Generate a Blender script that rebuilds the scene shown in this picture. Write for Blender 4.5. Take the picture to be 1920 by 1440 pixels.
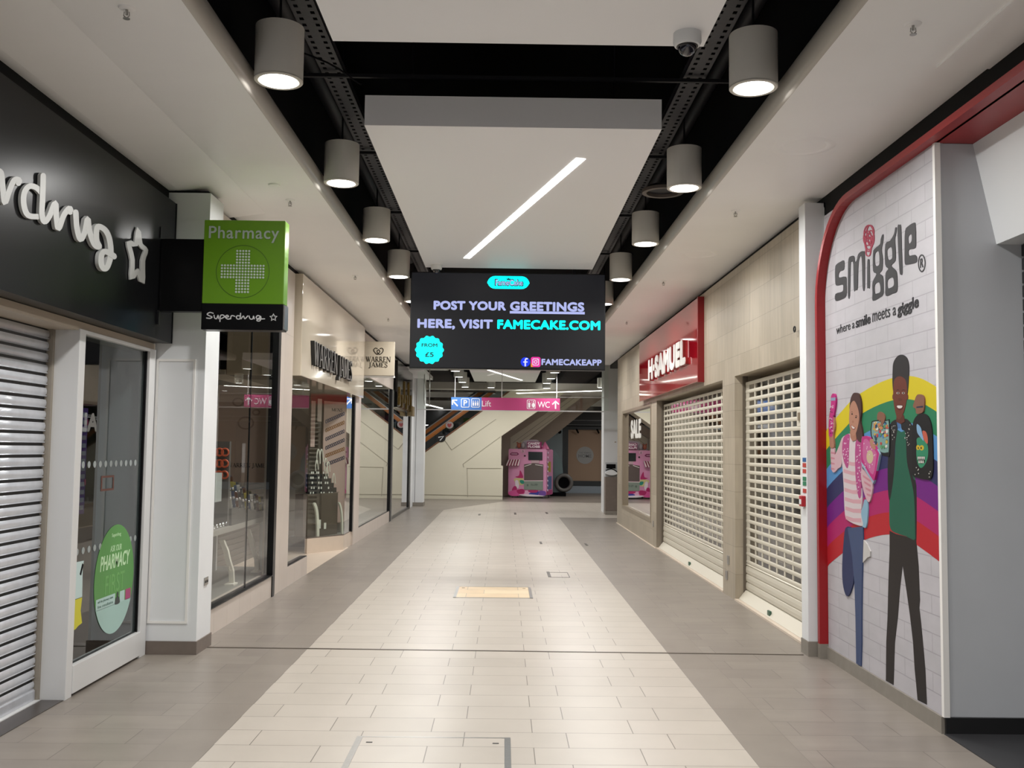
import bpy, bmesh, math, random
from mathutils import Matrix, Vector
from mathutils.geometry import tessellate_polygon
random.seed(7)
C = bpy.context.scene.collection
for o in list(bpy.data.objects): bpy.data.objects.remove(o)

# ------------------------------------------------------------------ camera
YAW, PITCH, ROLL, FPX, CH = 0.00769216, 0.0665488, -0.0119484, 1821.986, 1.68
def cam_axes():
    cy, sy, cp, sp = math.cos(YAW), math.sin(YAW), math.cos(PITCH), math.sin(PITCH)
    f = Vector((sy*cp, cy*cp, sp)); r = Vector((cy, -sy, 0)); d = f.cross(r)
    cr, sr = math.cos(ROLL), math.sin(ROLL)
    return r*cr + d*sr, d*cr - r*sr, f
CR, CD, CF = cam_axes()
cd = bpy.data.cameras.new('camera'); cam = bpy.data.objects.new('camera', cd); C.objects.link(cam)
cd.sensor_fit = 'HORIZONTAL'; cd.sensor_width = 36.0; cd.lens = FPX/1920*36.0
cd.clip_start = 0.05; cd.clip_end = 200
mw = Matrix.Identity(4)
for i in range(3):
    mw[i][0], mw[i][1], mw[i][2] = CR[i], -CD[i], -CF[i]
mw[2][3] = CH
cam.matrix_world = mw
bpy.context.scene.camera = cam
def un(px, py, ax, val):
    """point of the place seen at a photo pixel, on the plane axis=val"""
    d = CR*((px-960)/FPX) + CD*((py-720)/FPX) + CF
    o = Vector((0, 0, CH)); return o + d*((val-o[ax])/d[ax])

# ------------------------------------------------------------------ world, exposure
w = bpy.data.worlds.new('world'); bpy.context.scene.world = w; w.use_nodes = True
w.node_tree.nodes['Background'].inputs[0].default_value = (0.9, 0.92, 1, 1)
w.node_tree.nodes['Background'].inputs[1].default_value = 0.35  # soft fill, comes in through the open corridor end behind the camera
vs = bpy.context.scene.view_settings
vs.view_transform = 'Standard'; vs.look = 'None'; vs.gamma = 1.0; vs.use_curve_mapping = False
vs.exposure = 0.0
LAMP_W = 43.0      # watts of one cylindrical downlight
LCOL = (1.0, 0.985, 0.965)

# ------------------------------------------------------------------ materials
def lin(h):
    if isinstance(h, str):
        c = [int(h[i:i+2], 16)/255 for i in (0, 2, 4)]
    else: c = [v/255 for v in h]
    return tuple(((v+0.055)/1.055)**2.4 if v > 0.04045 else v/12.92 for v in c) + (1.0,)
MATS = {}
def mat(name, col, rough=0.5, metal=0.0, spec=0.5, noise=0.0, nscale=8, bump=0.0, bscale=60, coat=0.0, rvar=0.0):
    if name in MATS: return MATS[name]
    m = bpy.data.materials.new(name); m.use_nodes = True; nt = m.node_tree; b = nt.nodes['Principled BSDF']
    c = lin(col)
    if name.startswith('print_'): c = tuple(v*(.74 if v > .06 else .5) for v in c[:3])+(1.0,); spec = .2
    b.inputs['Base Color'].default_value = c
    b.inputs['Roughness'].default_value = rough; b.inputs['Metallic'].default_value = metal
    b.inputs['Specular IOR Level'].default_value = spec; b.inputs['Coat Weight'].default_value = coat
    b.inputs['Coat Roughness'].default_value = 0.05
    geo = None
    if noise or bump or rvar:
        geo = nt.nodes.new('ShaderNodeNewGeometry')
    if noise:
        n = nt.nodes.new('ShaderNodeTexNoise'); n.inputs['Scale'].default_value = nscale; n.inputs['Detail'].default_value = 5
        nt.links.new(geo.outputs['Position'], n.inputs['Vector'])
        r = nt.nodes.new('ShaderNodeMapRange'); r.inputs['From Min'].default_value = .3; r.inputs['From Max'].default_value = .7
        r.inputs['To Min'].default_value = 1-noise; r.inputs['To Max'].default_value = 1+noise
        nt.links.new(n.outputs['Fac'], r.inputs['Value'])
        v = nt.nodes.new('ShaderNodeVectorMath'); v.operation = 'SCALE'; v.inputs[0].default_value = c[:3]
        nt.links.new(r.outputs[0], v.inputs['Scale']); nt.links.new(v.outputs[0], b.inputs['Base Color'])
    if bump:
        n = nt.nodes.new('ShaderNodeTexNoise'); n.inputs['Scale'].default_value = bscale; n.inputs['Detail'].default_value = 3
        nt.links.new(geo.outputs['Position'], n.inputs['Vector'])
        u = nt.nodes.new('ShaderNodeBump'); u.inputs['Strength'].default_value = bump; u.inputs['Distance'].default_value = .004
        nt.links.new(n.outputs['Fac'], u.inputs['Height']); nt.links.new(u.outputs[0], b.inputs['Normal'])
    MATS[name] = m; return m
def emis(name, col, s=1.0):
    if name in MATS: return MATS[name]
    m = bpy.data.materials.new(name); m.use_nodes = True; nt = m.node_tree
    b = nt.nodes['Principled BSDF']; b.inputs['Base Color'].default_value = (0, 0, 0, 1); b.inputs['Roughness'].default_value = .4; b.inputs['Specular IOR Level'].default_value = .25
    b.inputs['Emission Color'].default_value = lin(col); b.inputs['Emission Strength'].default_value = s
    MATS[name] = m; return m
def glass(name, tint=(1, 1, 1), boost=1.0, rough=0.0):
    """window glass: fresnel mix of clear and mirror on the outer faces only"""
    if name in MATS: return MATS[name]
    m = bpy.data.materials.new(name); m.use_nodes = True; nt = m.node_tree; N = nt.nodes
    for n in list(N): N.remove(n)
    out = N.new('ShaderNodeOutputMaterial'); mix = N.new('ShaderNodeMixShader')
    tr = N.new('ShaderNodeBsdfTransparent'); tr.inputs[0].default_value = (*tint, 1)
    gl = N.new('ShaderNodeBsdfGlossy'); gl.inputs['Roughness'].default_value = rough; gl.inputs[0].default_value = (1, 1, 1, 1)
    fr = N.new('ShaderNodeFresnel'); fr.inputs[0].default_value = 1.52
    g = N.new('ShaderNodeNewGeometry'); s = N.new('ShaderNodeMath'); s.operation = 'SUBTRACT'; s.inputs[0].default_value = 1
    nt.links.new(g.outputs['Backfacing'], s.inputs[1])
    k = N.new('ShaderNodeMath'); k.operation = 'MULTIPLY'; k.inputs[1].default_value = boost; k.use_clamp = True
    nt.links.new(fr.outputs[0], k.inputs[0])
    p = N.new('ShaderNodeMath'); p.operation = 'MULTIPLY'
    nt.links.new(k.outputs[0], p.inputs[0]); nt.links.new(s.outputs[0], p.inputs[1])
    nt.links.new(p.outputs[0], mix.inputs[0]); nt.links.new(tr.outputs[0], mix.inputs[1]); nt.links.new(gl.outputs[0], mix.inputs[2])
    nt.links.new(mix.outputs[0], out.inputs[0]); MATS[name] = m; return m
def tiled(name, c1, c2, mortar, bw, rh, msize, axes, off=0.5, freq=2, shift=(0, 0), rough=.45, streak=None, bumpy=.3, var=.04, spec=.5):
    """brick-pattern tiles laid on the plane of two world axes"""
    if name in MATS: return MATS[name]
    m = bpy.data.materials.new(name); m.use_nodes = True; nt = m.node_tree; N = nt.nodes; L = nt.links; b = N['Principled BSDF']
    g = N.new('ShaderNodeNewGeometry'); sp = N.new('ShaderNodeSeparateXYZ'); L.new(g.outputs['Position'], sp.inputs[0])
    cb = N.new('ShaderNodeCombineXYZ')
    for i in (0, 1):
        a = N.new('ShaderNodeMath'); a.operation = 'ADD'; a.inputs[1].default_value = shift[i]
        L.new(sp.outputs[axes[i]], a.inputs[0]); L.new(a.outputs[0], cb.inputs[i])
    br = N.new('ShaderNodeTexBrick'); br.offset = off; br.offset_frequency = freq; br.squash = 1
    br.inputs['Scale'].default_value = 1; br.inputs['Brick Width'].default_value = bw; br.inputs['Row Height'].default_value = rh
    br.inputs['Mortar Size'].default_value = msize; br.inputs['Mortar Smooth'].default_value = .1; br.inputs['Bias'].default_value = 0
    br.inputs['Color1'].default_value = lin(c1); br.inputs['Color2'].default_value = lin(c2); br.inputs['Mortar'].default_value = lin(mortar)
    L.new(cb.outputs[0], br.inputs['Vector'])
    mp = N.new('ShaderNodeMapping'); mp.inputs['Scale'].default_value = streak or (1, 1, 1); L.new(g.outputs['Position'], mp.inputs[0])
    n = N.new('ShaderNodeTexNoise'); n.inputs['Scale'].default_value = 3; n.inputs['Detail'].default_value = 6; L.new(mp.outputs[0], n.inputs[0])
    r = N.new('ShaderNodeMapRange'); r.inputs['From Min'].default_value = .3; r.inputs['From Max'].default_value = .7
    r.inputs['To Min'].default_value = 1-var; r.inputs['To Max'].default_value = 1+var; L.new(n.outputs['Fac'], r.inputs[0])
    v = N.new('ShaderNodeVectorMath'); v.operation = 'SCALE'; L.new(br.outputs['Color'], v.inputs[0]); L.new(r.outputs[0], v.inputs['Scale'])
    L.new(v.outputs[0], b.inputs['Base Color']); b.inputs['Roughness'].default_value = rough; b.inputs['Specular IOR Level'].default_value = spec
    if bumpy:
        u = N.new('ShaderNodeBump'); u.invert = True; u.inputs['Strength'].default_value = bumpy; u.inputs['Distance'].default_value = .003
        L.new(br.outputs['Fac'], u.inputs['Height']); L.new(u.outputs[0], b.inputs['Normal'])
    MATS[name] = m; return m

M = dict(
 white=mat('white_paint', 'dadcdd', .45, noise=.015, nscale=3),
 ceil=mat('plasterboard_white', 'f0efee', .42, noise=.02, nscale=1.5),
 slab=mat('raft_white', 'f0f0f2', .5),
 edge=mat('edge_trim_grey', 'aaa59d', .35),
 black=mat('void_black', '060609', .9, spec=.15), blackgap=mat('shadow_gap_black', '080808', .7, spec=.2),
 darkmetal=mat('dark_duct_metal', '1b1b20', .55, .3), tray=mat('galvanised_tray', '4b4b4f', .5, .5, noise=.1, nscale=30),
 lampbody=mat('lamp_grey', 'dedbd4', .5), lamprim=mat('lamp_rim', 'c9c5bc', .4),
 cream=mat('cream_tile', 'cbbcab', .35, noise=.03, nscale=6), creamgloss=mat('gloss_cream_panel', 'd0c5b2', .07, noise=.01, nscale=2, coat=.6),
 alu=mat('white_aluminium_frame', 'cdcdcc', .35), blackalu=mat('black_aluminium', '0c0c0e', .3, spec=.3),
 bronze=mat('bronze_frame', '8c7f6c', .35, .2), skirt=mat('taupe_skirting', '6d625a', .5, noise=.06, nscale=12),
 skirtg=mat('grey_tile_skirting', '807a71', .5, noise=.06, nscale=12),
 fascia=mat('gloss_black_fascia', '0f1012', .28, spec=.16), lettergrey=mat('letter_grey', 'a9aaa8', .4),
 steel=mat('brushed_steel', 'a8a7a4', .3, .9, noise=.05, nscale=60), chrome=mat('chrome', 'd8d8d8', .12, 1),
 shutter=mat('galvanised_slats', 'cdd0d6', .3, .5, noise=.07, nscale=14, bump=.15, bscale=120),
 cshut=mat('cream_shutter', 'cac4b4', .38), red=mat('smiggle_red', '900c14', .35), redsign=mat('gloss_red_sign', 'a50f20', .07, coat=.7),
 green=mat('pharmacy_green', '5a860d', .3), led=mat('led_dots', 'b6c0b8', .3), blacks=mat('sign_black', '040405', .3, spec=.2),
 pcol=mat('print_cool_white', 'c9c5ca', .5), sock=mat('socket_plastic', '8f8f8c', .4),
 grey=mat('grey_board', 'b9bcc0', .5, noise=.03, nscale=2), blackskirt=mat('black_skirting', '1d1d1e', .4),
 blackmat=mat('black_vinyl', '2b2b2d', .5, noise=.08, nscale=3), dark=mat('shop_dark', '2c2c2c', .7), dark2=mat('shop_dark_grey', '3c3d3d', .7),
 taupe=mat('shaded_cream_cladding', '988c80', .5), escw=mat('cream_cladding', 'd4cfbb', .45, noise=.015, nscale=1),  # taupe is the cream cladding with shade put into its colour
 wood=mat('orange_wood', 'a8642a', .35), rubber=mat('black_rubber', '121214', .4),
 gold=mat('gold', 'b9974c', .25, .9), glassy=glass('shop_glass', (.93, .96, .94), 1.6), glassf=glass('shop_glass_front', (.97, .98, .97), .8), glassc=glass('clear_glass', (.97, 1, .98), 1.0),
 dome=glass('smoked_dome', (.25, .25, .28), 2.0), poster=mat('rose_beige_poster', 'ac9588', .5), bust=mat('ivory_velvet', 'd9d5cb', .6),
 silver=mat('silver', 'c9c9cc', .2, 1), coral=mat('coral_beads', 'c05a3c', .4), pinkish=mat('pale_pink_board', 'a98f88', .6))
def flat(name, col, rough=.45, **k): return mat(name, col, rough, **k)

# ------------------------------------------------------------------ geometry builder
WO = {}
def props(o, label=None, cat=None, group=None, kind=None):
    if label: o['label'] = label
    if cat: o['category'] = cat
    if group: o['group'] = group
    if kind: o['kind'] = kind
    return o
class G:
    def __init__(s): s.v, s.f, s.m = [], [], []
    def add(s, vs_, fs, mi=0):
        k = len(s.v); s.v += [tuple(p) for p in vs_]; s.f += [tuple(i+k for i in f) for f in fs]; s.m += [mi]*len(fs); return s
    def box(s, x0, x1, y0, y1, z0, z1, mi=0):
        P = [(x, y, z) for z in (z0, z1) for y in (y0, y1) for x in (x0, x1)]
        return s.add(P, [(0, 2, 3, 1), (4, 5, 7, 6), (0, 1, 5, 4), (2, 6, 7, 3), (0, 4, 6, 2), (1, 3, 7, 5)], mi)
    def plate(s, fr, polys, w0, w1, mi=0, side=None):
        """solid plate from outline(s) in frame uv, between heights w0..w1 above the frame"""
        if not isinstance(polys[0][0], (tuple, list, Vector)): polys = [polys]
        flatp = [p for poly in polys for p in poly]
        tris = tessellate_polygon([[Vector((p[0], p[1], 0)) for p in poly] for poly in polys])
        n = len(flatp)
        vs_ = [fr(p[0], p[1], w0) for p in flatp] + [fr(p[0], p[1], w1) for p in flatp]
        fs = [tuple(t) for t in tris] + [tuple(i+n for i in reversed(t)) for t in tris]
        s.add(vs_, fs, mi)
        k = 0; fs = []
        for poly in polys:
            q = len(poly)
            for i in range(q):
                j = (i+1) % q; fs.append((k+i, k+j, k+j+n, k+i+n))
            k += q
        base = len(s.v)-2*n
        s.f += [tuple(i+base for i in f) for f in fs]; s.m += [mi if side is None else side]*len(fs)
        return s
    def lathe(s, c, prof, n=32, mi=0, axis='z', closed=False):
        vs_ = []
        for r, h in prof:
            for i in range(n):
                a = 2*math.pi*i/n; x, y = r*math.cos(a), r*math.sin(a)
                p = {'z': (x, y, h), 'y': (x, h, y), 'x': (h, x, y)}[axis]
                vs_.append((c[0]+p[0], c[1]+p[1], c[2]+p[2]))
        fs = []; m = len(prof)
        for j in range(m-1 if not closed else m):
            jj = (j+1) % m
            for i in range(n):
                k = (i+1) % n; fs.append((j*n+i, j*n+k, jj*n+k, jj*n+i))
        if not closed:
            fs.append(tuple(range(n))); fs.append(tuple((m-1)*n+i for i in reversed(range(n))))
        return s.add(vs_, fs, mi)
    def cyl(s, c, r, h, n=24, mi=0, axis='z'): return s.lathe(c, [(r, 0), (r, h)], n, mi, axis)
    def tube(s, pts, r, n=8, mi=0):
        pts = [Vector(p) for p in pts]; vs_ = []; m = len(pts); prev = None
        for i, p in enumerate(pts):
            d = (pts[min(i+1, m-1)] - pts[max(i-1, 0)]).normalized()
            a = prev if prev is not None else (Vector((0, 0, 1)) if abs(d.z) < .9 else Vector((1, 0, 0)))
            x = d.cross(a).normalized(); y = x.cross(d).normalized(); prev = y
            for k in range(n):
                t = 2*math.pi*k/n; vs_.append(p + x*(r*math.cos(t)) + y*(r*math.sin(t)))
        fs = [(i*n+k, i*n+(k+1) % n, (i+1)*n+(k+1) % n, (i+1)*n+k) for i in range(m-1) for k in range(n)]
        fs += [tuple(range(n)), tuple((m-1)*n+k for k in reversed(range(n)))]
        return s.add(vs_, fs, mi)
    def sphere(s, c, rx, ry=None, rz=None, n=16, mi=0):
        ry = ry or rx; rz = rz or rx; vs_ = []; fs = []; m = n//2
        for j in range(1, m):
            t = math.pi*j/m
            for i in range(n):
                a = 2*math.pi*i/n; vs_.append((c[0]+rx*math.sin(t)*math.cos(a), c[1]+ry*math.sin(t)*math.sin(a), c[2]+rz*math.cos(t)))
        top = len(vs_); vs_ += [(c[0], c[1], c[2]+rz), (c[0], c[1], c[2]-rz)]
        for j in range(m-2):
            for i in range(n):
                k = (i+1) % n; fs.append((j*n+i, (j+1)*n+i, (j+1)*n+k, j*n+k))
        for i in range(n):
            k = (i+1) % n; fs.append((top, i, k)); fs.append((top+1, (m-2)*n+k, (m-2)*n+i))
        return s.add(vs_, fs, mi)
    def torus(s, c, R, r, axis='z', n=24, k=8, mi=0):
        pr = [(R+r*math.cos(2*math.pi*i/k), r*math.sin(2*math.pi*i/k)) for i in range(k)]
        return s.lathe(c, pr, n, mi, axis, closed=True)
    def build(s, name, mats, parent=None, label=None, cat=None, group=None, kind=None, bevel=0, smooth=False, origin=None):
        if not isinstance(mats, (list, tuple)): mats = [mats]
        if parent is not None: wo = WO[parent]
        elif origin: wo = Vector(origin)
        else:
            xs, ys, zs = zip(*s.v); wo = Vector(((min(xs)+max(xs))/2, (min(ys)+max(ys))/2, min(zs)))
        me = bpy.data.meshes.new(name); me.from_pydata([(p[0]-wo.x, p[1]-wo.y, p[2]-wo.z) for p in s.v], [], s.f)
        for m in mats: me.materials.append(m)
        for p, mi in zip(me.polygons, s.m): p.material_index = mi
        bm = bmesh.new(); bm.from_mesh(me); bmesh.ops.recalc_face_normals(bm, faces=bm.faces); bm.to_mesh(me); bm.free()
        if smooth:
            me.polygons.foreach_set('use_smooth', [True]*len(me.polygons))
            try: me.set_sharp_from_angle(angle=math.radians(40))
            except Exception: pass
        o = bpy.data.objects.new(name, me); C.objects.link(o); WO[o] = wo
        if parent is not None: o.parent = parent
        else: o.location = wo
        if bevel:
            b = o.modifiers.new('bevel', 'BEVEL'); b.width = bevel; b.segments = 2; b.limit_method = 'ANGLE'
        return props(o, label, cat, group, kind)
def thing(name, loc, label=None, cat=None, group=None, kind=None):
    o = bpy.data.objects.new(name, None); C.objects.link(o); o.location = loc; o.empty_display_size = .1
    WO[o] = Vector(loc); return props(o, label, cat, group, kind)
def kids(o): return [c for c in WO if c.parent == o]
def dup(o, delta, label=None, group=None, parent=None):
    c = o.copy(); C.objects.link(c); WO[c] = WO[o] + Vector(delta)
    if parent is None: c.location = o.location + Vector(delta)
    else: c.parent = parent
    if label: c['label'] = label
    if group: c['group'] = group
    for ch in kids(o):
        dup(ch, delta, parent=c)
    for ch in [x for x in o.children if x.type == 'LIGHT']:
        l = ch.copy(); C.objects.link(l); l.parent = c
    return c
def F(ox=0, oy=0, oz=0): return lambda u, v, w=0: (ox+u, oy-w, oz+v)      # faces the camera end (-Y)
def LW(x): return lambda u, v, w=0: (x+w, u, v)                           # left wall plane, u = world Y, v = world Z
def RW(x): return lambda u, v, w=0: (x-w, u, v)                           # right wall plane, u = world Y, v = world Z
def FY(y): return lambda u, v, w=0: (u, y-w, v)                           # plane facing -Y, u = world X, v = world Z
def UP(z): return lambda u, v, w=0: (u, v, z+w)                           # horizontal plane
def pl(px, py, x): p = un(px, py, 0, x); return (p.y, p.z)                # photo pixel -> (Y,Z) on a side wall
def pf(px, py, y): p = un(px, py, 1, y); return (p.x, p.z)                # photo pixel -> (X,Z) on a facing plane
def pz(px, py, z): p = un(px, py, 2, z); return (p.x, p.y)                # photo pixel -> (X,Y) on a level plane
def rect(a, b, c, d): return [(a, b), (c, b), (c, d), (a, d)]
def rrect(a, b, c, d, r, n=5):
    out = []
    for cx, cy, t0 in ((c-r, b+r, -90), (c-r, d-r, 0), (a+r, d-r, 90), (a+r, b+r, 180)):
        for i in range(n+1):
            t = math.radians(t0+90*i/n); out.append((cx+r*math.cos(t), cy+r*math.sin(t)))
    return out
def ell(cx, cy, rx, ry, n=28, a0=0, a1=360):
    full = abs(a1-a0) >= 360
    return [(cx+rx*math.cos(math.radians(a0+(a1-a0)*i/n)), cy+ry*math.sin(math.radians(a0+(a1-a0)*i/n))) for i in range(n if full else n+1)]
def smooth(pts, closed=True, k=4):
    out = []; n = len(pts)
    for i in range(n if closed else n-1):
        p = [Vector(pts[(i+j) % n]) if closed else Vector(pts[min(max(i+j, 0), n-1)]) for j in (-1, 0, 1, 2)]
        for s in range(k):
            t = s/k
            out.append(tuple(.5*((2*p[1]) + (p[2]-p[0])*t + (2*p[0]-5*p[1]+4*p[2]-p[3])*t*t + (3*p[1]-p[0]-3*p[2]+p[3])*t**3)))
    if not closed: out.append(tuple(pts[-1]))
    return out
def stroke(pts, wd, closed=False, cap=6, w2=None):
    """outline(s) of a pen stroke: returns quads as little polygons joined in one ribbon"""
    P = [Vector(p) for p in pts]; n = len(P); L = []; R = []
    for i in range(n):
        a = P[(i-1) % n] if closed else P[max(i-1, 0)]; b = P[(i+1) % n] if closed else P[min(i+1, n-1)]
        d = (b-a); d = d.normalized() if d.length > 1e-9 else Vector((1, 0)); q = Vector((-d.y, d.x))*wd/2
        if w2 is not None: q = Vector((q.x*w2[0], q.y*w2[1]))
        L.append(P[i]+q); R.append(P[i]-q)
    return L, R, P
def ribbon(g, fr, mp, pts, wd, w0, w1, mi=0, closed=False, round_=True, w2=None):
    """pen stroke in drawing coordinates, mapped by mp to frame uv, as a raised ribbon with round ends"""
    L, R, P = stroke(pts, wd, closed, w2=w2); n = len(P); T = lambda p: mp(p[0], p[1])
    vs_ = []
    for wv, dw in ((w0, 0), (w1, 4e-5)):
        for i in range(n): vs_.append(fr(*T(L[i]), wv+dw*i)); vs_.append(fr(*T(R[i]), wv+dw*i))
    fs = []; m = 2*n
    for i in range(n if closed else n-1):
        a, b, c, d = 2*i, 2*i+1, (2*i+3) % m, (2*i+2) % m
        fs += [(a, b, c, d), (m+d, m+c, m+b, m+a), (a, d, m+d, m+a), (b, m+b, m+c, c)]
    if not closed: fs += [(0, m, m+1, 1), (m-2, m-1, 2*m-1, 2*m-2)]
    g.add(vs_, fs, mi)
    if round_ and not closed:
        sx, sy = (w2 or (1, 1))
        for p in (P[0], P[-1]):
            g.plate(fr, [T(q) for q in ell(p.x, p.y, wd/2*sx, wd/2*sy, 12)], w0, w1-.0004, mi)
_tc = {}
def text_mesh(body, bold=0.0, shear=0.0, spacing=1.0, extr=.5, res=4):
    key = (body, bold, shear, spacing)
    if key in _tc: return _tc[key]
    cu = bpy.data.curves.new('t', 'FONT'); cu.body = body; cu.size = 1; cu.offset = bold; cu.shear = shear; cu.space_character = spacing
    cu.extrude = extr; cu.resolution_u = res; cu.space_line = .85; cu.align_x = 'CENTER'
    ob = bpy.data.objects.new('t', cu); C.objects.link(ob)
    dg = bpy.context.evaluated_depsgraph_get(); me = bpy.data.meshes.new_from_object(ob.evaluated_get(dg))
    vs_ = [tuple(v.co) for v in me.vertices]; fs = [tuple(p.vertices) for p in me.polygons]
    bpy.data.objects.remove(ob); bpy.data.curves.remove(cu); bpy.data.meshes.remove(me)
    _tc[key] = (vs_, fs); return vs_, fs
def text(g, fr, body, u0, v0, u1, v1, w0, w1, mi=0, fat=0, **k):
    """writing fitted to the box (u0,v0)-(u1,v1): left/bottom to right/top as read"""
    if fat:
        sg = 1 if u1 > u0 else -1
        for i in range(8):
            a = math.pi*i/4; du, dv = fat*math.cos(a), fat*math.sin(a)
            text(g, fr, body, u0+sg*fat+du, v0+fat+dv, u1-sg*fat+du, v1-fat+dv, w0, w1+i*.0003, mi, **k)
        return g
    vs_, fs = text_mesh(body, **k)
    xs = [p[0] for p in vs_]; ys = [p[1] for p in vs_]; x0, x1, y0, y1 = min(xs), max(xs), min(ys), max(ys)
    out = [fr(u0+(p[0]-x0)/(x1-x0)*(u1-u0), v0+(p[1]-y0)/(y1-y0)*(v1-v0), w1 if p[2] > 0 else w0) for p in vs_]
    return g.add(out, fs, mi)
def textq(g, fr, body, q, w0, w1, mi=0, fat=0, **k):
    """writing fitted to a quad q = (left-bottom, right-bottom, right-top, left-top) in frame uv"""
    if fat:
        for i in range(8):
            a = math.pi*i/4; du, dv = fat*math.cos(a), fat*math.sin(a)
            textq(g, fr, body, [(p[0]+du, p[1]+dv) for p in q], w0, w1+i*.0002, mi, **k)
        return g
    vs_, fs = text_mesh(body, **k)
    xs = [p[0] for p in vs_]; ys = [p[1] for p in vs_]; x0, x1, y0, y1 = min(xs), max(xs), min(ys), max(ys); out = []
    for p in vs_:
        s, t = (p[0]-x0)/(x1-x0), (p[1]-y0)/(y1-y0)
        u = (1-s)*(1-t)*q[0][0]+s*(1-t)*q[1][0]+s*t*q[2][0]+(1-s)*t*q[3][0]
        v = (1-s)*(1-t)*q[0][1]+s*(1-t)*q[1][1]+s*t*q[2][1]+(1-s)*t*q[3][1]
        out.append(fr(u, v, w1 if p[2] > 0 else w0))
    return g.add(out, fs, mi)
def S(g, name, m, **k): return g.build(name, m, kind='structure', **k)
exec_parts = []
# ================================================================== FLOOR
strip_m = tiled('light_tile', 'b0a89d', 'aaa297', '6a6359', .6, .29, .0028, (0, 1), .3333, 2, (-.39, -.09), .34, (1.2, 1, 1), .25, .035)
bord_m = tiled('border_tile', '80786f', '7b736a', '625b54', .30, .58, .0025, (0, 1), 0, 2, (1.91, -.09), .36, (1, 1, 1), .2, .06)
bordr_m = tiled('border_tile_right', '80786f', '7b736a', '625b54', .30, .58, .0025, (0, 1), 0, 2, (-1.385, -.09), .36, (1, 1, 1), .2, .06)
grey_m = tiled('grey_tile', '837b72', '7b736b', '615a53', .6, .29, .0025, (0, 1), .5, 2, (.31, -.09), .36, (.8, 2.5, 1), .2, .07)
g = G(); XL, XR, BL, BR = -1.61, 1.385, -1.91, 1.685
P = lambda pts, mi: g.add([(x, y, 0) for x, y in pts], [tuple(range(len(pts)))], mi)
D = (-.05, 31.0)
P([(XL, -6), (XR, -6), (XR, 24.2), (XL, 24.2)], 0)
P([(XL, 24.2), (7, 24.2), (7, 31), D, (XL, 26.6)], 0)
P([(BL, -6), (XL, -6), (XL, 26.6), (BL, 26.2)], 1); P([(XR, -6), (BR, -6), (BR, 24.2), (XR, 24.2)], 2)
P([(-12, -6), (BL, -6), (BL, 26.2), (XL, 26.6), D, (-12, 31)], 3); P([(BR, -6), (7, -6), (7, 24.2), (BR, 24.2)], 3)
P([(-12, 31), D, (7, 31), (7, 48), (-12, 48)], 3)
S(g, 'floor', [strip_m, bord_m, bordr_m, grey_m], origin=(0, 0, 0))
# movement joint across the tiles
y0, y1 = 8.236, 8.183
g = G(); g.add([(-2.46, y0-.012, 0), (2.51, y1-.012, 0), (2.51, y1+.012, 0), (-2.46, y0+.012, 0), (-2.46, y0-.012, .004), (2.51, y1-.012, .004), (2.51, y1+.012, .004), (-2.46, y0+.012, .004)],
 [(0, 1, 2, 3), (4, 5, 6, 7), (0, 1, 5, 4), (1, 2, 6, 5), (2, 3, 7, 6), (3, 0, 4, 7)])
S(g, 'trim_1', mat('joint_strip', '5a5148', .35, .4))
# access covers let into the floor
def hatch(x0, x1, ya, yb, label, inner):
    t = thing('floor_access_cover', ((x0+x1)/2, (ya+yb)/2, 0), label, 'floor cover', 'metal framed covers in the light tiles')
    f = G(); wd = .035
    f.box(x0, x1, ya, ya+wd*.4, 0, .004); f.box(x0, x1, yb-wd*.4, yb, 0, .004); f.box(x0, x0+wd, ya, yb, 0, .005); f.box(x1-wd, x1, ya, yb, 0, .005)
    f.build('frame', M['steel'], t)
    p = G().box(x0+wd, x1-wd, ya+wd*.4, yb-wd*.4, 0, .003); p.build('tile_infill', inner, t)
    for hx in (x0+wd+.05, x1-wd-.05):
        G().box(hx-.018, hx+.018, yb-.12, yb-.105, .003, .0045).build('lifting_slot', M['dark'], t)
infill = tiled('stained_tile', 'd2bf9f', 'c9b18f', '8d8376', .6, .29, .0028, (0, 1), .3333, 2, (-.39, -.09), .4, (1.2, 1, 1), .2, .07)
hatch(-.55, .35, 11.08, 11.95, 'rectangular metal-framed floor cover with yellowed tile, further of the two', infill)
hatch(-.83, .06, 4.6, 5.775, 'metal-framed tiled floor cover nearest the camera, cut off by the bottom edge', strip_m)
for i, (px, py, lx, ly, lab) in enumerate([(1014, 1018, .02, .42, 'short dark metal slot in the light tiles, right of centre and far off'), (1029, 1077, .02, .55, 'dark metal slot beside a small square cover in the light tiles'),
        (1099, 1021, .02, .4, 'short dark metal slot in the right grey border tiles'), (966, 963, .03, .7, 'small dark slot in the centre of the far light tiles'), (899, 965, .03, .5, 'small dark slot left of centre in the far light tiles'), (1025, 962, .03, .6, 'small dark slot right of centre in the far light tiles')]):
    x, y = pz(px, py, 0)
    G().box(x-lx, x+lx, y-ly/2, y+ly/2, 0, .004).build('floor_slot', mat('slot_metal', '4b4640', .4, .5), None, lab, 'floor slot', 'small metal slots let into the floor')
x, y = pz(1047, 1078, 0)
t = G(); 
for a, b, c, d in ((x-.12, x+.14, y+.25, y+.262), (x-.12, x+.14, y-.25, y-.238), (x+.13, x+.14, y-.25, y+.25)): t.box(a, b, c, d, 0, .003)
t.build('floor_access_cover', mat('slot_metal', '4b4640'), None, 'small square cover outline in the light tiles right of centre', 'floor cover', 'metal framed covers in the light tiles')

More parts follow.
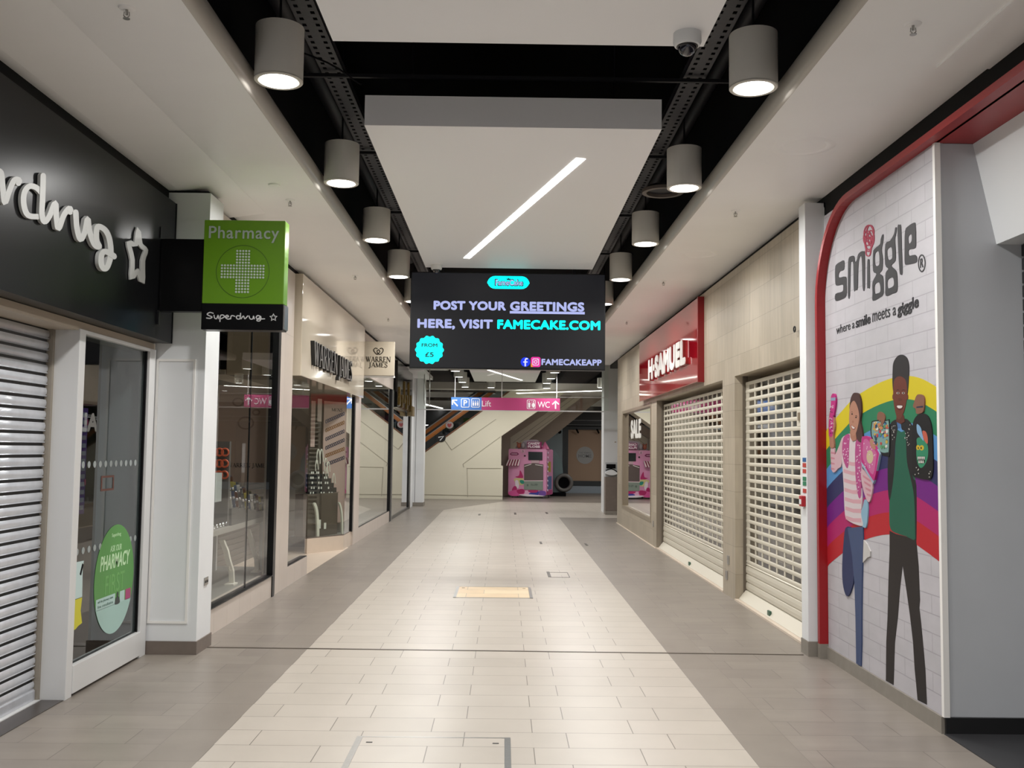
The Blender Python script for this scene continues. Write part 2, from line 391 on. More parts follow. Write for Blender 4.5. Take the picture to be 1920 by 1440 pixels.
# ================================================================== CEILING
ZC = 3.85
g = G()   # left and right soffits beside the open trough
g.box(-2.87, -1.60, -6, 8.35, ZC, ZC+.12); g.box(-2.60, -1.60, 8.35, 27.2, ZC, ZC+.12); g.add([(x, y, z) for y in (-6, 8.98) for x, z in ((-2.80, ZC-.068), (-2.72, ZC-.066), (-2.25, ZC-.001), (-2.80, ZC-.001))], [(0, 1, 2, 3), (7, 6, 5, 4), (0, 1, 5, 4), (1, 2, 6, 5), (2, 3, 7, 6), (3, 0, 4, 7)])
g.box(-12, -2.75, -6, 8.3, ZC+.12, ZC+.3, 1)
S(g, 'ceiling', [M['ceil'], M['black']])
g = G(); g.box(1.72, 2.70, -6, 24.8, ZC, ZC+.12); g.box(2.40, 2.70, -6, 5.3, ZC-.012, ZC); S(g, 'ceiling', [M['ceil']])
g = G(); g.box(-12, 7, -6, 48, 5.2, 5.3); S(g, 'ceiling', [M['black']])
for x0, x1, y1 in ((-1.72, -1.66, 27.2), (1.78, 1.84, 24.8)):
    S(G().box(x0, x1, -6, y1, ZC+.12, 5.2), 'wall_trough', M['black'])
# rounded edge trims of the soffits
for cx, y1 in ((-1.60, 27.2), (1.72, 24.8)):
    s = 1 if cx < 0 else -1
    prof = [(cx, ZC-.005), (cx+s*.018, ZC), (cx+s*.034, ZC+.02), (cx+s*.044, ZC+.05), (cx+s*.046, ZC+.08), (cx+s*.04, ZC+.12), (cx+s*.024, ZC+.145), (cx, ZC+.155)]
    g = G(); n = len(prof); g.add([(x, -6, z) for x, z in prof]+[(x, y1, z) for x, z in prof], [tuple(range(n)), tuple(range(2*n-1, n-1, -1))]+[(i, (i+1) % n, (i+1) % n+n, i+n) for i in range(n)])
    S(g, 'trim_2' if cx < 0 else 'trim_3', M['edge'], smooth=True)
# black shadow gaps between soffits and shopfronts
g = G(); g.box(-3.3, -2.80, -6, 7.955, 3.66, 3.97); g.box(-3.3, -2.47, 7.955, 8.33, 3.765, 3.779); g.box(-3.3, -2.60, 8.33, 27.2, 3.78, 3.97)
S(g, 'trim_4', M['blackgap'])
g = G(); g.box(2.70, 3.5, -6, 8.12, 3.67, 3.97); g.box(2.70, 3.5, 8.12, 24.8, 3.76, 3.97); S(g, 'trim_5', M['blackgap'])

# rafts (hanging plasterboard slabs) with their diagonal light slots
def light_slot(t, a, b, wd, z, s=7.0):
    d = (Vector(b)-Vector(a)).normalized(); q = Vector((-d.y, d.x))*wd/2; a, b = Vector(a), Vector(b)
    G().plate(UP(z), [tuple(a+q), tuple(a-q), tuple(b-q), tuple(b+q)], -.004, .01).build('light_strip', emis('strip_light', 'fffaf4', s), t)
def raft(x0, x1, ya, yb, z, th, label, slot=None, drops=()):
    t = thing('ceiling_raft', ((x0+x1)/2, (ya+yb)/2, z), label, 'ceiling panel', 'white rafts hung in the open ceiling')
    G().box(x0, x1, ya, yb, z, z+th).build('panel', M['slab'], t)
    for hx in (x0+.3, x1-.3):
        for hy in (ya+.4, yb-.4): G().cyl((hx, hy, z+th), .006, 5.2-z-th, 6).build('hanger_rod', M['darkmetal'], t)
    if slot: light_slot(t, slot[0], slot[1], slot[2], z)
    return t
raft(-1.0, 1.11, -.2, 5.39, 3.98, .22, 'white ceiling raft nearest the camera, running out of the top of the frame')
raft(-1.027, 1.105, 6.83, 12.30, 3.98, .22, 'white ceiling raft with a diagonal light strip in front of the big screen', ((-.478, 11.66), (.582, 7.55), .078))

# cylindrical downlights
def downlight(x, y, z, label, rr=.145, hh=.335, power=LAMP_W, top=5.2):
    t = thing('cylinder_downlight', (x, y, z), label, 'ceiling light', 'grey cylinder downlights along the corridor')
    G().lathe((x, y, z), [(rr-.012, 0.004), (rr, .004), (rr, hh), (rr-.02, hh+.004)], 40).build('housing', M['lampbody'], t, smooth=True)
    rim = G().lathe((x, y, z), [(rr-.03, .012), (rr-.022, 0), (rr-.004, 0), (rr, .006), (rr, .012)], 40, closed=False).build('rim', M['lamprim'], t, smooth=True)
    G().lathe((x, y, z), [(rr-.03, -.001), (rr-.03, .006)], 32).build('diffuser', emis('lamp_diffuser', 'fffdf8', 5.0), rim)
    G().cyl((x, y, z+hh), .008, top-z-hh, 6).build('suspension_rod', M['darkmetal'], t)
    ld = bpy.data.lights.new('downlight_glow', 'AREA'); ld.shape = 'DISK'; ld.size = 2*(rr-.032); ld.energy = power; ld.color = LCOL; ld.spread = math.radians(165)
    lo = bpy.data.objects.new('downlight_glow', ld); C.objects.link(lo); lo.parent = t; lo.location = (0, 0, -.006)
    return t
proto = downlight(-1.39, 5.76, 3.88, 'grey cylinder downlight nearest the camera in the left row')
names = ['second', 'third', 'fourth', 'fifth', 'sixth', 'seventh', 'eighth']
LY = [5.76, 8.03, 10.27, 12.47, 14.6, 16.85, 19.1, 21.3]
for side, sx in (('left', 0.0), ('right', 2.88)):
    for i, y in enumerate(LY):
        if sx == 0 and i == 0: continue
        nm = 'nearest the camera' if i == 0 else names[i-1] + ' from the camera'
        dup(proto, (sx, y-5.76, 0), 'grey cylinder downlight, %s in the %s row' % (nm, side))
    for k, y in enumerate((3.5, 1.24, -1.0, -3.3)):
        dup(proto, (sx, y-5.76, 0), 'grey cylinder downlight overhead in the %s row, %s in front of the frame edge' % (side, ('first', 'second', 'third', 'fourth')[k]))
# the same lamps, slightly lower, beyond the screen
ZH = 1.68 + (3.88-1.68)*.87
farl = [(-1.412, 27.793), (-1.426, 30.084), (-1.413, 32.514), (-1.425, 35.066), (1.441, 27.923), (1.447, 30.275), (1.413, 32.522), (1.527, 35.096), (-.49, 35.2), (3.447, 34.406)]
fl_lab = ['first on the left below the big screen', 'second on the left below the big screen', 'third on the left below the big screen', 'fourth on the left below the big screen',
          'first on the right below the big screen', 'second on the right below the big screen', 'third on the right below the big screen', 'fourth on the right below the big screen',
          'alone left of centre above the hanging sign', 'alone at the far right beside the white column']
for (x, y), lb in zip(farl, fl_lab):
    downlight(x*.87, y*.87, ZH, 'small distant grey cylinder downlight, ' + lb, .135, .30, 24)
zs = 1.68 + (3.98-1.68)*.87
raft(-1.04*.87, 1.06*.87, 22.6, 29.1, zs, .16, 'distant white raft with a light strip below the big screen', ((-.523*.87, 24.6), (.572*.87, 28.3), .07))
raft(-3.0, -2.44*.87, 25.2, 28.7, zs, .1, 'distant white raft at the left above the escalator')

# services in the black void: slotted trays, cross rails, pipe, ring
def tray(x, y0, y1, z, label):
    t = thing('cable_tray', (x, (y0+y1)/2, z), label, 'cable tray')
    g = G(); wd = .085; step = .09; y = y0     # slotted base: cross bars between two rails
    g.box(x-wd, x-wd+.028, y0, y1, z, z+.004); g.box(x+wd-.028, x+wd, y0, y1, z, z+.004); g.box(x-.03, x+.03, y0, y1, z, z+.004)
    while y < y1:
        g.box(x-wd+.028, x-.03, y, y+.05, z, z+.004); g.box(x+.03, x+wd-.028, y, y+.05, z, z+.004); y += step
    g.box(x-wd, x-wd+.004, y0, y1, z, z+.05); g.box(x+wd-.004, x+wd, y0, y1, z, z+.05)
    g.build('slotted_base', M['tray'], t)
    return t
tray(-1.28, 3, 22, 4.40, 'slotted metal cable tray in the black void on the left'); tray(1.36, 3, 22, 4.40, 'slotted metal cable tray in the black void on the right')
for i, y in enumerate((4.35, 6.9, 8.75, 11.0, 13.2, 15.4)):
    G().box(-1.62, 1.74, y-.013, y+.013, 4.355, 4.38).build('cross_rail', M['darkmetal'], None, 'dark steel rail across the ceiling void, %s from the camera' % (['first']+names)[i], 'ceiling rail', 'dark rails across the open ceiling')
G().cyl((-1.5, 3, 4.62), .085, 12, 16, axis='y').build('dark_pipe', M['darkmetal'], None, 'thick black pipe running along the left of the ceiling void', 'pipe', smooth=True)
G().cyl((1.66, 3, 4.7), .06, 12, 16, axis='y').build('dark_pipe', M['darkmetal'], None, 'black pipe running along the right of the ceiling void', 'pipe', smooth=True)
G().box(-.55, .75, 5.7, 6.6, 4.75, 4.9).build('duct_box', M['darkmetal'], None, 'flat black duct box above the gap between the two white rafts', 'duct')
x, y = pz(1243, 362, 4.1)
t = thing('round_ceiling_ring', (x, y, 4.1), 'round rim of an open ceiling fitting behind the second right downlight', 'ceiling fitting')
G().lathe((x, y, 4.1), [(.155, 0), (.195, 0), (.195, .03), (.155, .03)], 36, closed=True).build('rim', mat('ring_taupe', '5c544e', .5), t, smooth=True)
G().lathe((x, y, 4.1), [(.155, .03), (.155, .06)], 24).build('can', M['darkmetal'], t)
for nm, pts, lb in (('loose_cable', [(1.2, 8.6, 4.36), (1.15, 8.7, 4.25), (1.13, 8.9, 4.15), (1.16, 9.2, 4.2), (1.2, 9.6, 4.38)], 'thin orange cable drooping beside the second right downlight'),
                    ('loose_cable', [(-1.6, 6.1, 4.3), (-1.2, 6.3, 4.22), (-1.06, 6.7, 4.24), (-1.06, 6.85, 4.3)], 'thin black cable sagging to the raft beside the first left downlight')):
    G().tube(smooth(pts, False), .006, 6).build(nm, mat('cable_orange', '7a3a22', .5) if 'orange' in lb else M['black'], None, lb, 'cable')

# sprinkler heads and small ceiling fittings
def sprinkler(x, y, z, label):
    t = thing('sprinkler_head', (x, y, z), label, 'sprinkler', 'sprinkler heads in the white soffits')
    G().lathe((x, y, z), [(.042, 0), (.038, -.006), (.02, -.009)], 20).build('escutcheon', M['ceil'], t)
    g = G().cyl((x, y, z-.035), .007, .03, 8); g.tube([(x-.012, y, z-.02), (x-.014, y, z-.04), (x, y, z-.052)], .003, 5); g.tube([(x+.012, y, z-.02), (x+.014, y, z-.04), (x, y, z-.052)], .003, 5)
    g.build('frame', M['steel'], t)
    G().cyl((x, y, z-.056), .017, .003, 14).build('deflector', M['steel'], t)
for s, pts in (('left', ((238, 15), (544, 375), (666, 516), (728, 596))), ('right', ((1712, 45), (1379, 395), (1244, 527), (1175, 602)))):
    for i, p in enumerate(pts):
        x, y = pz(*p, ZC)
        sprinkler(x, y, ZC, 'sprinkler head in the %s soffit, %s' % (s, ('nearest the camera', 'second from the camera', 'third from the camera', 'furthest, near the big screen')[i]))
x, y = pz(514, 346, ZC)
G().lathe((x, y, ZC), [(.05, 0), (.046, -.012), (.02, -.016)], 24).build('ceiling_sensor', M['ceil'], None, 'flat round sensor in the left soffit beside the second sprinkler', 'sensor', smooth=True)
for i, p in enumerate(((1508, 275), (1310, 477))):
    x, y = pz(*p, ZC)
    G().lathe((x, y, ZC), [(.15, 0), (.17, -.005), (.19, -.005), (.215, 0)], 40, closed=True).build('plaster_patch', M['ceil'], None, 'raised circular plaster patch in the right soffit, %s' % ('the nearer one', 'the further one')[i], 'ceiling patch', 'plaster patches in the right soffit', smooth=True)

def dome_cam(x, y, z, sc, label):
    t = thing('dome_camera', (x, y, z), label, 'security camera', 'dome cameras under the rafts')
    G().lathe((x, y, z), [(.068*sc, 0), (.07*sc, -.045*sc), (.062*sc, -.062*sc), (.05*sc, -.066*sc)], 32).build('housing', M['white'], t, smooth=True)
    G().lathe((x, y, z), [(.053*sc, -.062*sc), (.053*sc, -.068*sc), (.047*sc, -.07*sc)], 32).build('bezel', M['blackalu'], t, smooth=True)
    G().lathe((x, y, z-.068*sc), [(.046*sc*math.cos(math.radians(a)), -.046*sc*math.sin(math.radians(a))) for a in (0, 15, 30, 45, 60, 75, 86)], 28).build('dome', mat('dome_dark', '20202a', .04, coat=1.0), t, smooth=True)
    
dome_cam(.985, 5.22, 3.98, 1.12, 'white dome security camera under the raft nearest the camera')
dome_cam(-.875, 12.12, 3.98, 1.0, 'small white dome camera at the top left corner of the big screen')
# ================================================================== LEFT SIDE : pharmacy shop
# steel roller shutter (curved slats)
t = thing('roller_shutter', (-3.04, 4.5, 0), 'galvanised steel slatted roller shutter at the far left under the black fascia', 'shutter')
g = G(); pitch = .0765; z = .075
while z < 2.43:
    pr = [(0, 0), (.013, .002), (.016, .007), (.004, .011), (.013, .022), (.014, .040), (.008, .058), (-.004, .067), (-.010, .0765)]
    g.add([(-3.052+a, y, z+b) for y in (-3, 6.47) for a, b in pr], [(i, i+1, i+1+8, i+8) for i in range(7)]); z += pitch
g.build('slat_curtain', M['shutter'], t, smooth=True)
G().box(-3.07, -3.03, -3, 6.47, .012, .078).build('bottom_bar', M['shutter'], t, bevel=.004)
G().box(-3.075, -3.054, -3, 6.47, .012, 2.45).build('backing', M['dark'], t)
G().box(-3.09, -3.015, 6.475, 6.525, 0, 2.44).build('guide_rail', mat('guide_taupe', '8c8478', .45), t)
# pale header above shutter and door, threshold below
S(G().box(-3.10, -2.86, -3, 7.93, 2.44, 2.50), 'trim_6', mat('header_beige', 'a89c8c', .45))
S(G().box(-3.08, -3.0, -3, 6.48, 0, .012), 'trim_7', M['alu']); S(G().box(-3.0, -2.86, -3, 6.50, 0, .006), 'trim_8', mat('threshold_dark', '4b4644', .35, .2))
# white framed display window
wf = G(); X0, X1 = -3.02, -2.85
wf.box(X0, X1, 6.505, 6.60, 0, 2.45); wf.box(-2.93, X1, 7.80, 7.93, 0, 2.45); wf.box(-2.93, X1+.006, 6.60, 7.80, .02, .205); wf.box(-2.93, X1, 6.60, 7.80, 2.425, 2.45)
win = S(wf, 'window_1', M['alu'], origin=(-2.9, 7.2, 0), bevel=.003)
G().box(-2.90, -2.888, 6.60, 7.80, .205, 2.425).build('pane', glass('smoked_shop_glass', (.62, .66, .66), 1.3), win)
g = G(); g.box(-2.886, -2.88, 6.60, 7.80, .205, .213); g.box(-2.886, -2.87, 7.785, 7.80, .205, 2.425); g.build('gasket', M['blackalu'], win)
dots = G()
for zz, y0 in ((1.535, 6.72), (.945, 6.68)):
    for k in range(12):
        yy = y0 + k*.0945
        if yy < 7.75: dots.plate(LW(-2.887), ell(yy, zz, .024, .024, 16), 0, .0015)
dots.build('safety_dots', mat('frosted_dot', '8f9695', .5), win)
# oval pharmacy sticker
cy, cz, ry, rz = 7.345, .68, .365, .40
LF = LW(-2.887)
t = thing('oval_sticker', (-2.887, cy, cz), 'oval green pharmacy sticker on the dark glass of the white framed window', 'sticker')
G().plate(LF, ell(cy, cz, ry, rz, 48), .0005, .002).build('green_disc', mat('sticker_green', '4c8c3c', .35), t)
G().plate(LF, [p for p in ell(cy, cz, ry, rz, 60, 208, 332)], .002, .003).build('pale_base', mat('sticker_pale', '9cbcb4', .4), t)
g = G(); text(g, LF, 'Superdrug', 7.26, .985, 7.43, 1.02, .002, .003); text(g, LF, 'ASK OUR', 7.24, .885, 7.45, .93, .002, .003, shear=.15)
text(g, LF, 'PHARMACY', 7.07, .76, 7.62, .87, .002, .003, bold=.02, shear=.15); 
g.build('lettering', mat('sticker_text', 'b9d8ae', .4), t)
g = G(); text(g, LF, 'FIRST', 7.17, .58, 7.53, .72, .002, .003); g.build('faint_lettering', mat('sticker_text_faint', '66a055', .4), t)
g = G().plate(LF, rect(7.02, .49, 7.36, .57), .002, .003); g.plate(LF, rect(7.45, .49, 7.54, .57), .002, .0032); g.build('white_panel', mat('sticker_white', 'a9c4bf', .4), t)
g = G(); text(g, LF, 'ask the pharmacy team', 7.05, .535, 7.32, .558, .003, .004); text(g, LF, 'free consultation', 7.05, .503, 7.32, .525, .003, .004); g.build('small_print', mat('ink_green', '47685c', .4), t)
G().plate(LF, rect(7.56, .49, 7.66, .57), .002, .003).build('pink_square', mat('sticker_pink', 'a2346a', .4), t)
g = G().plate(LF, ell(7.405, .555, .016, .02, 14), .002, .004); g.plate(LF, smooth([(7.36, .487), (7.375, .53), (7.405, .54), (7.435, .53), (7.45, .487)]), .002, .004); g.build('printed_figure', mat('ink_dark', '2d3230', .4), t)
# little notices on and behind the glass
G().plate(LF, [rect(7.03, 1.34, 7.26, 1.45), rect(7.05, 1.355, 7.24, 1.435)], 0, .002).build('notice', mat('notice_red', '5c342a', .5), None, 'small dark red notice on the glass above the oval sticker', 'notice')
t = thing('price_poster', (-2.887, 6.70, .43), 'white and yellow torn-edge poster low in the left end of the pharmacy window', 'poster')
PB = LW(-2.887)
G().plate(PB, [(6.60, .63), (6.60, .88), (6.79, .875), (6.775, .83), (6.785, .63)], 0, .003).build('white_top', mat('paper_cool', 'b9cdcb', .5), t)
G().plate(PB, [(6.60, .41), (6.60, .625), (6.785, .625), (6.77, .54), (6.80, .45), (6.74, .44), (6.70, .425), (6.66, .425)], 0, .003).build('yellow_base', mat('paper_yellow', 'c6bf2c', .5), t)
G().plate(PB, [(6.73, .79), (6.765, .86), (6.78, .85), (6.75, .78)], .003, .005).build('black_arrow', M['black'], t)
t = thing('price_strip_banner', (-2.94, 6.93, 1.19), 'narrow purple banner of price strips hanging at the left edge of the pharmacy window', 'banner')
pb = G().box(-2.95, -2.94, 6.79, 6.89, 1.19, 1.93).build('purple_panel', mat('purple_panel', '6a3f9c', .5), t)
for k in range(13): G().box(-2.94, -2.935, 6.80, 6.865, 1.22+k*.054, 1.25+k*.054).build('price_strip', mat('price_strip', 'b9b4c4', .5), pb)
for k in (2, 8): G().box(-2.94, -2.934, 6.868, 6.888, 1.25+k*.07, 1.29+k*.07).build('pink_tab', mat('tab_pink', 'd0407a', .5), pb)
# shop interior
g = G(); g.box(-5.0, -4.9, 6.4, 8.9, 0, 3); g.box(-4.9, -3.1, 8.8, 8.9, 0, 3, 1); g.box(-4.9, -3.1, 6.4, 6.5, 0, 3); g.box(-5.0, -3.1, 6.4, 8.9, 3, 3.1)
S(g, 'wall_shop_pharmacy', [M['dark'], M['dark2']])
G().box(-4.3, -3.75, 7.2, 8.3, 0, .95).build('counter', mat('counter_brown', '5b5248', .5), None, 'dark brown counter inside the pharmacy behind the tinted window', 'counter')
# black fascia with script lettering
t = thing('fascia_sign', (-2.72, 4.5, 2.48), 'glossy black shop fascia with grey script lettering and star at the upper left', 'shop sign')
G().box(-3.08, -2.72, -3, 7.90, 2.503, 3.66).build('fascia_panel', M['fascia'], t)
G().box(-2.80, -2.715, 7.905, 7.918, 2.503, 3.66).build('end_trim', M['blackalu'], t)
FR = LW(-2.72)
mpS = lambda x, y: pl(x/4.5, 280+y/4.5, -2.715)
g = G(); kk = 0
for pts in ([(-60, 180), (-10, 195), (5, 320), (22, 450), (60, 350), (100, 262), (140, 258), (140, 285)],
            [(335, 372), (285, 322), (225, 312), (183, 370), (180, 470), (215, 555), (300, 568)],
            [(341, 222), (336, 400), (330, 545), (352, 610), (392, 565), (442, 452), (452, 580), (470, 668), (512, 560), (560, 497), (572, 528)],
            [(614, 530), (625, 670), (655, 760), (692, 690), (714, 585), (730, 690), (770, 800), (812, 822), (790, 770), (788, 690), (805, 650), (865, 685), (900, 770), (908, 890), (880, 990), (848, 1005), (826, 960), (832, 885), (868, 862), (940, 905)]):
    kk = kk+1; ribbon(g, FR, mpS, smooth(pts, False, 5), 47, .004, .014+kk*.0025)
star = smooth([(1156, 672), (1175, 800), (1222, 852), (1196, 940), (1194, 1125), (1150, 1022), (1103, 1090), (1108, 935), (1075, 785), (1135, 805)], True, 3)
ribbon(g, FR, mpS, star, 38, .004, .014, closed=True)
g.build('script_lettering', M['lettergrey'], t)
# green pharmacy projecting sign
YS = 7.55
FS = FY(YS)
q = lambda x, y: pf(300+x/4.8, 340+y/4.8, YS)
(x0, zt), (x1, _), (_, zm), (_, zb) = q(398, 345), q(1128, 360), q(380, 1098), q(370, 1332)
x0 = (x0 + q(378, 1095)[0])/2; x1 = q(1112, 1000)[0]
t = thing('projecting_sign', (x0, YS, zb), 'green pharmacy cross sign with black lower band, projecting from the black fascia', 'sign')
G().box(x0, x1, YS, YS+.14, zm, zt).build('green_box', M['green'], t, bevel=.006)
G().box(x0, x1, YS, YS+.14, zb, zm).build('black_band', M['blacks'], t, bevel=.003)
G().box(x1+.001, x1+.012, YS+.01, YS+.13, zb+.01, zm-.005).build('edge_strip', M['steel'], t)
ua = pf(300, 446, YS); ub = pf(300, 582, YS)
G().box(-2.715, x0, YS+.03, YS+.11, ub[1], ua[1]).build('bracket_arm', M['blacks'], t)
g = G(); text(g, FS, 'Pharmacy', *q(440, 548), *q(1075, 412), .001, .008, bold=.008, spacing=1.1); g.build('pharmacy_lettering', mat('letter_silver', '9aa69c', .4), t)
cc = q(745, 812); rad = abs(q(985, 812)[0]-cc[0])
g = G().plate(FS, [ell(cc[0], cc[1], rad, rad, 48), ell(cc[0], cc[1], rad-.003, rad-.003, 48)], .001, .003); g.build('circle_line', mat('ink_green_dark', '2c4a12', .4), t)
arm = abs(q(945, 812)[0]-cc[0]); hw = arm*.31
g = G(); n = 15; st = 2*arm/n
for i in range(n):
    for j in range(n):
        u, v = -arm+st*(i+.5), -arm+st*(j+.5)
        if abs(u) < hw+.001 or abs(v) < hw+.001: g.plate(FS, ell(cc[0]+u, cc[1]+v, st*.36, st*.36, 8), .001, .006)
g.build('led_cross', M['led'], t)
g = G()
for pts in ([(480, 1188), (450, 1180), (425, 1197), (450, 1212), (470, 1222), (450, 1234), (420, 1230)], [(487, 1205), (492, 1230), (510, 1236), (524, 1205), (528, 1236)], [(540, 1262), (545, 1210), (570, 1204), (580, 1220), (552, 1236)],
            [(590, 1224), (618, 1218), (604, 1205), (588, 1222), (610, 1240), (634, 1236)], [(636, 1238), (642, 1212), (660, 1210), (674, 1216)], [(726, 1188), (720, 1236), (696, 1238), (688, 1222), (698, 1210), (720, 1212)], [(730, 1238), (752, 1212), (764, 1238), (790, 1212)],
            [(802, 1212), (812, 1238), (836, 1238), (842, 1212), (850, 1238)], [(905, 1216), (880, 1208), (866, 1226), (884, 1238), (908, 1216), (902, 1254), (876, 1256), (880, 1242), (942, 1238)]):
    ribbon(g, FS, q, smooth(pts, False, 3), 9, .001, .004)
sc = [(1022+ (34 if i % 2 == 0 else 15)*math.sin(math.pi*i/5), 1226-(34 if i % 2 == 0 else 15)*math.cos(math.pi*i/5)) for i in range(10)]
ribbon(g, FS, q, sc, 8, .001, .004, closed=True)
g.build('small_script', mat('letter_white', 'c9c9c9', .4), t)
g = G(); g.box(-2.718, -2.71, YS-.0, YS+.02, ua[1], ua[1]+.09); g.box(-2.718, -2.70, YS-.01, YS+.02, ub[1]-.11, ub[1]); g.build('fixing_plate', M['blackalu'], t)

# white column with framed panel
g = G().box(-3.3, -2.455, 7.955, 8.33, .105, 3.765)
S(g, 'wall_column_left', M['white'])
g = G()
a, b, c_, d = -2.85, .245, -2.53, 2.38
g.plate(FY(7.955), [rect(a, b, c_, d), rect(a+.018, b+.018, c_-.018, d-.018)], 0, .012)
S(g, 'trim_9', mat('moulding_white', 'e6e4e0', .4))
S(G().box(-2.875, -2.445, 7.94, 8.34, 0, .105), 'baseboard_column', M['skirt'])
t = thing('wall_socket', (-2.45, 8.2, .42), 'metal double wall socket low on the side of the white column', 'socket')
u0, v0 = pl(378, 1100, -2.455); u1, v1 = pl(386, 1083, -2.455)
G().box(-2.455, -2.447, 8.11, 8.21, v0, v1+.005).build('plate', M['steel'], t, bevel=.002)
g = G(); g.box(-2.447, -2.444, 8.12, 8.15, v0+.02, v1-.02); g.box(-2.447, -2.444, 8.17, 8.20, v0+.02, v1-.02); g.build('sockets', M['blackalu'], t)

# ================================================================== LEFT SIDE : jeweller
creamt = tiled('cream_wall_tile', 'c5bab0', 'c1b6ac', '9c9188', .42, 3.0, .002, (1, 2), 0, 2, (0, 0), .33, (1, 1, 1), .2, .03)
g = G(); XW = -2.57
g.box(-2.72, XW, 8.34, 8.62, 0, 3.78)                      # end strip
g.box(-2.72, XW, 8.62, 10.97, 0, .235); g.box(-2.72, XW, 8.62, 11.14, 3.03, 3.78)
g.box(-2.72, XW, 11.13, 11.77, 0, 3.78)                    # pier
g.box(-2.72, XW, 11.77, 12.93, 0, .235)
g.box(-2.72, XW, 16.85, 17.45, 0, 3.78)                    # pier beyond the entrance
g.box(-2.72, XW, 17.45, 22.2, 0, .24); g.box(-2.72, XW, 17.45, 22.45, 3.0, 3.78)
S(g, 'wall_left', creamt, origin=(-2.6, 15, 0))
S(G().box(-2.62, -2.555, 8.60, 10.97, .235, .245), 'trim_10', M['blackalu'])
t = thing('fascia_sign', (-2.49, 14.5, 2.54), 'glossy cream fascia with raised black serif lettering above the recessed entrance', 'shop sign')
G().box(-3.4, -2.49, 11.86, 17.18, 2.54, 3.80).build('fascia_panel', M['creamgloss'], t, bevel=.006)
# serif capitals from pen strokes: (points, weight)
TH, TN = .17, .065
GL = {'A': (.95, [([(.06, 0), (.46, 1)], TN), ([(.44, 1), (.84, 0)], TH), ([(.2, .34), (.7, .34)], TN), ([(-.02, .02), (.2, .02)], .04), ([(.68, .02), (1.0, .02)], .04)]),
 'W': (1.3, [([(.1, 1), (.4, 0)], TH), ([(.38, 0), (.66, .95)], TN), ([(.55, 1), (.85, 0)], TH), ([(.83, 0), (1.12, 1)], TN), ([(-.02, .98), (.24, .98)], .04), ([(.44, .98), (.7, .98)], .04), ([(1.0, .98), (1.24, .98)], .04)]),
 'R': (.95, [([(.2, 0), (.2, 1)], TH), ([(.2, .97), (.5, .96), (.66, .86), (.66, .66), (.5, .53), (.2, .51)], .08), ([(.42, .5), (.84, 0)], TH), ([(.02, .02), (.38, .02)], .04), ([(.02, .98), (.3, .98)], .04), ([(.76, .02), (.98, .02)], .04)]),
 'E': (.82, [([(.2, 0), (.2, 1)], TH), ([(.04, .97), (.7, .97)], .055), ([(.2, .52), (.56, .52)], .055), ([(.04, .03), (.74, .03)], .055), ([(.68, .98), (.68, .8)], .045), ([(.72, .02), (.72, .22)], .045)]),
 'N': (1.05, [([(.16, 0), (.16, 1)], TN), ([(.14, 1), (.86, 0)], TH), ([(.88, 0), (.88, 1)], TN), ([(.02, .02), (.3, .02)], .04), ([(.76, .98), (1.02, .98)], .04), ([(.0, .98), (.2, .98)], .04)]),
 'J': (.6, [([(.34, 1), (.34, .1), (.28, -.1), (.12, -.18), (.02, -.12)], .15), ([(.16, .98), (.52, .98)], .04)]),
 'M': (1.2, [([(.16, 0), (.16, 1)], TN), ([(.14, 1), (.58, .05)], TH), ([(.58, .05), (.98, 1)], TN), ([(1.0, 0), (1.0, 1)], TH), ([(.02, .02), (.3, .02)], .04), ([(.84, .02), (1.16, .02)], .04)]),
 'S': (.72, [([(.6, .78), (.56, .93), (.38, .99), (.18, .93), (.12, .76), (.22, .6), (.46, .46), (.6, .3), (.56, .1), (.36, .01), (.16, .06), (.08, .24)], .11)])}
def serif(g, fr, word, u0, v0, u1, v1, w0, w1, mi=0):
    tot = sum(GL[c][0] if c in GL else .4 for c in word); k = (u1-u0)/tot; x = 0
    for c in word:
        if c in GL:
            for pts, wd in GL[c][1]:
                if len(pts) > 2: pts = smooth(pts, False, 3)
                ribbon(g, fr, lambda a, b, x=x: (u0+(x+a)*k, v0+b*(v1-v0)), pts, wd, w0, w1, mi, round_=False)
            x += GL[c][0]
        else: x += .4
ft = LW(-2.49); xf = -2.41
ua, va = pl(594, 641, xf); ub, vb = pl(595, 688, xf); uc, vc = pl(664.5, 678, xf); ud, vd = pl(663.5, 711, xf)
g = G(); serif(g, ft, 'WARREN JAMES', ua, (vb+vd)/2, uc, (va+vc)/2, .0, .05)
g.build('serif_letter_sides', mat('letter_black_gloss', '1c1c1d', .3, .2), t)
g = G(); serif(g, ft, 'WARREN JAMES', ua, (vb+vd)/2, uc, (va+vc)/2, .05, .054)
g.build('serif_letter_faces', mat('letter_steel_face', '7f7e7c', .35, .4), t)
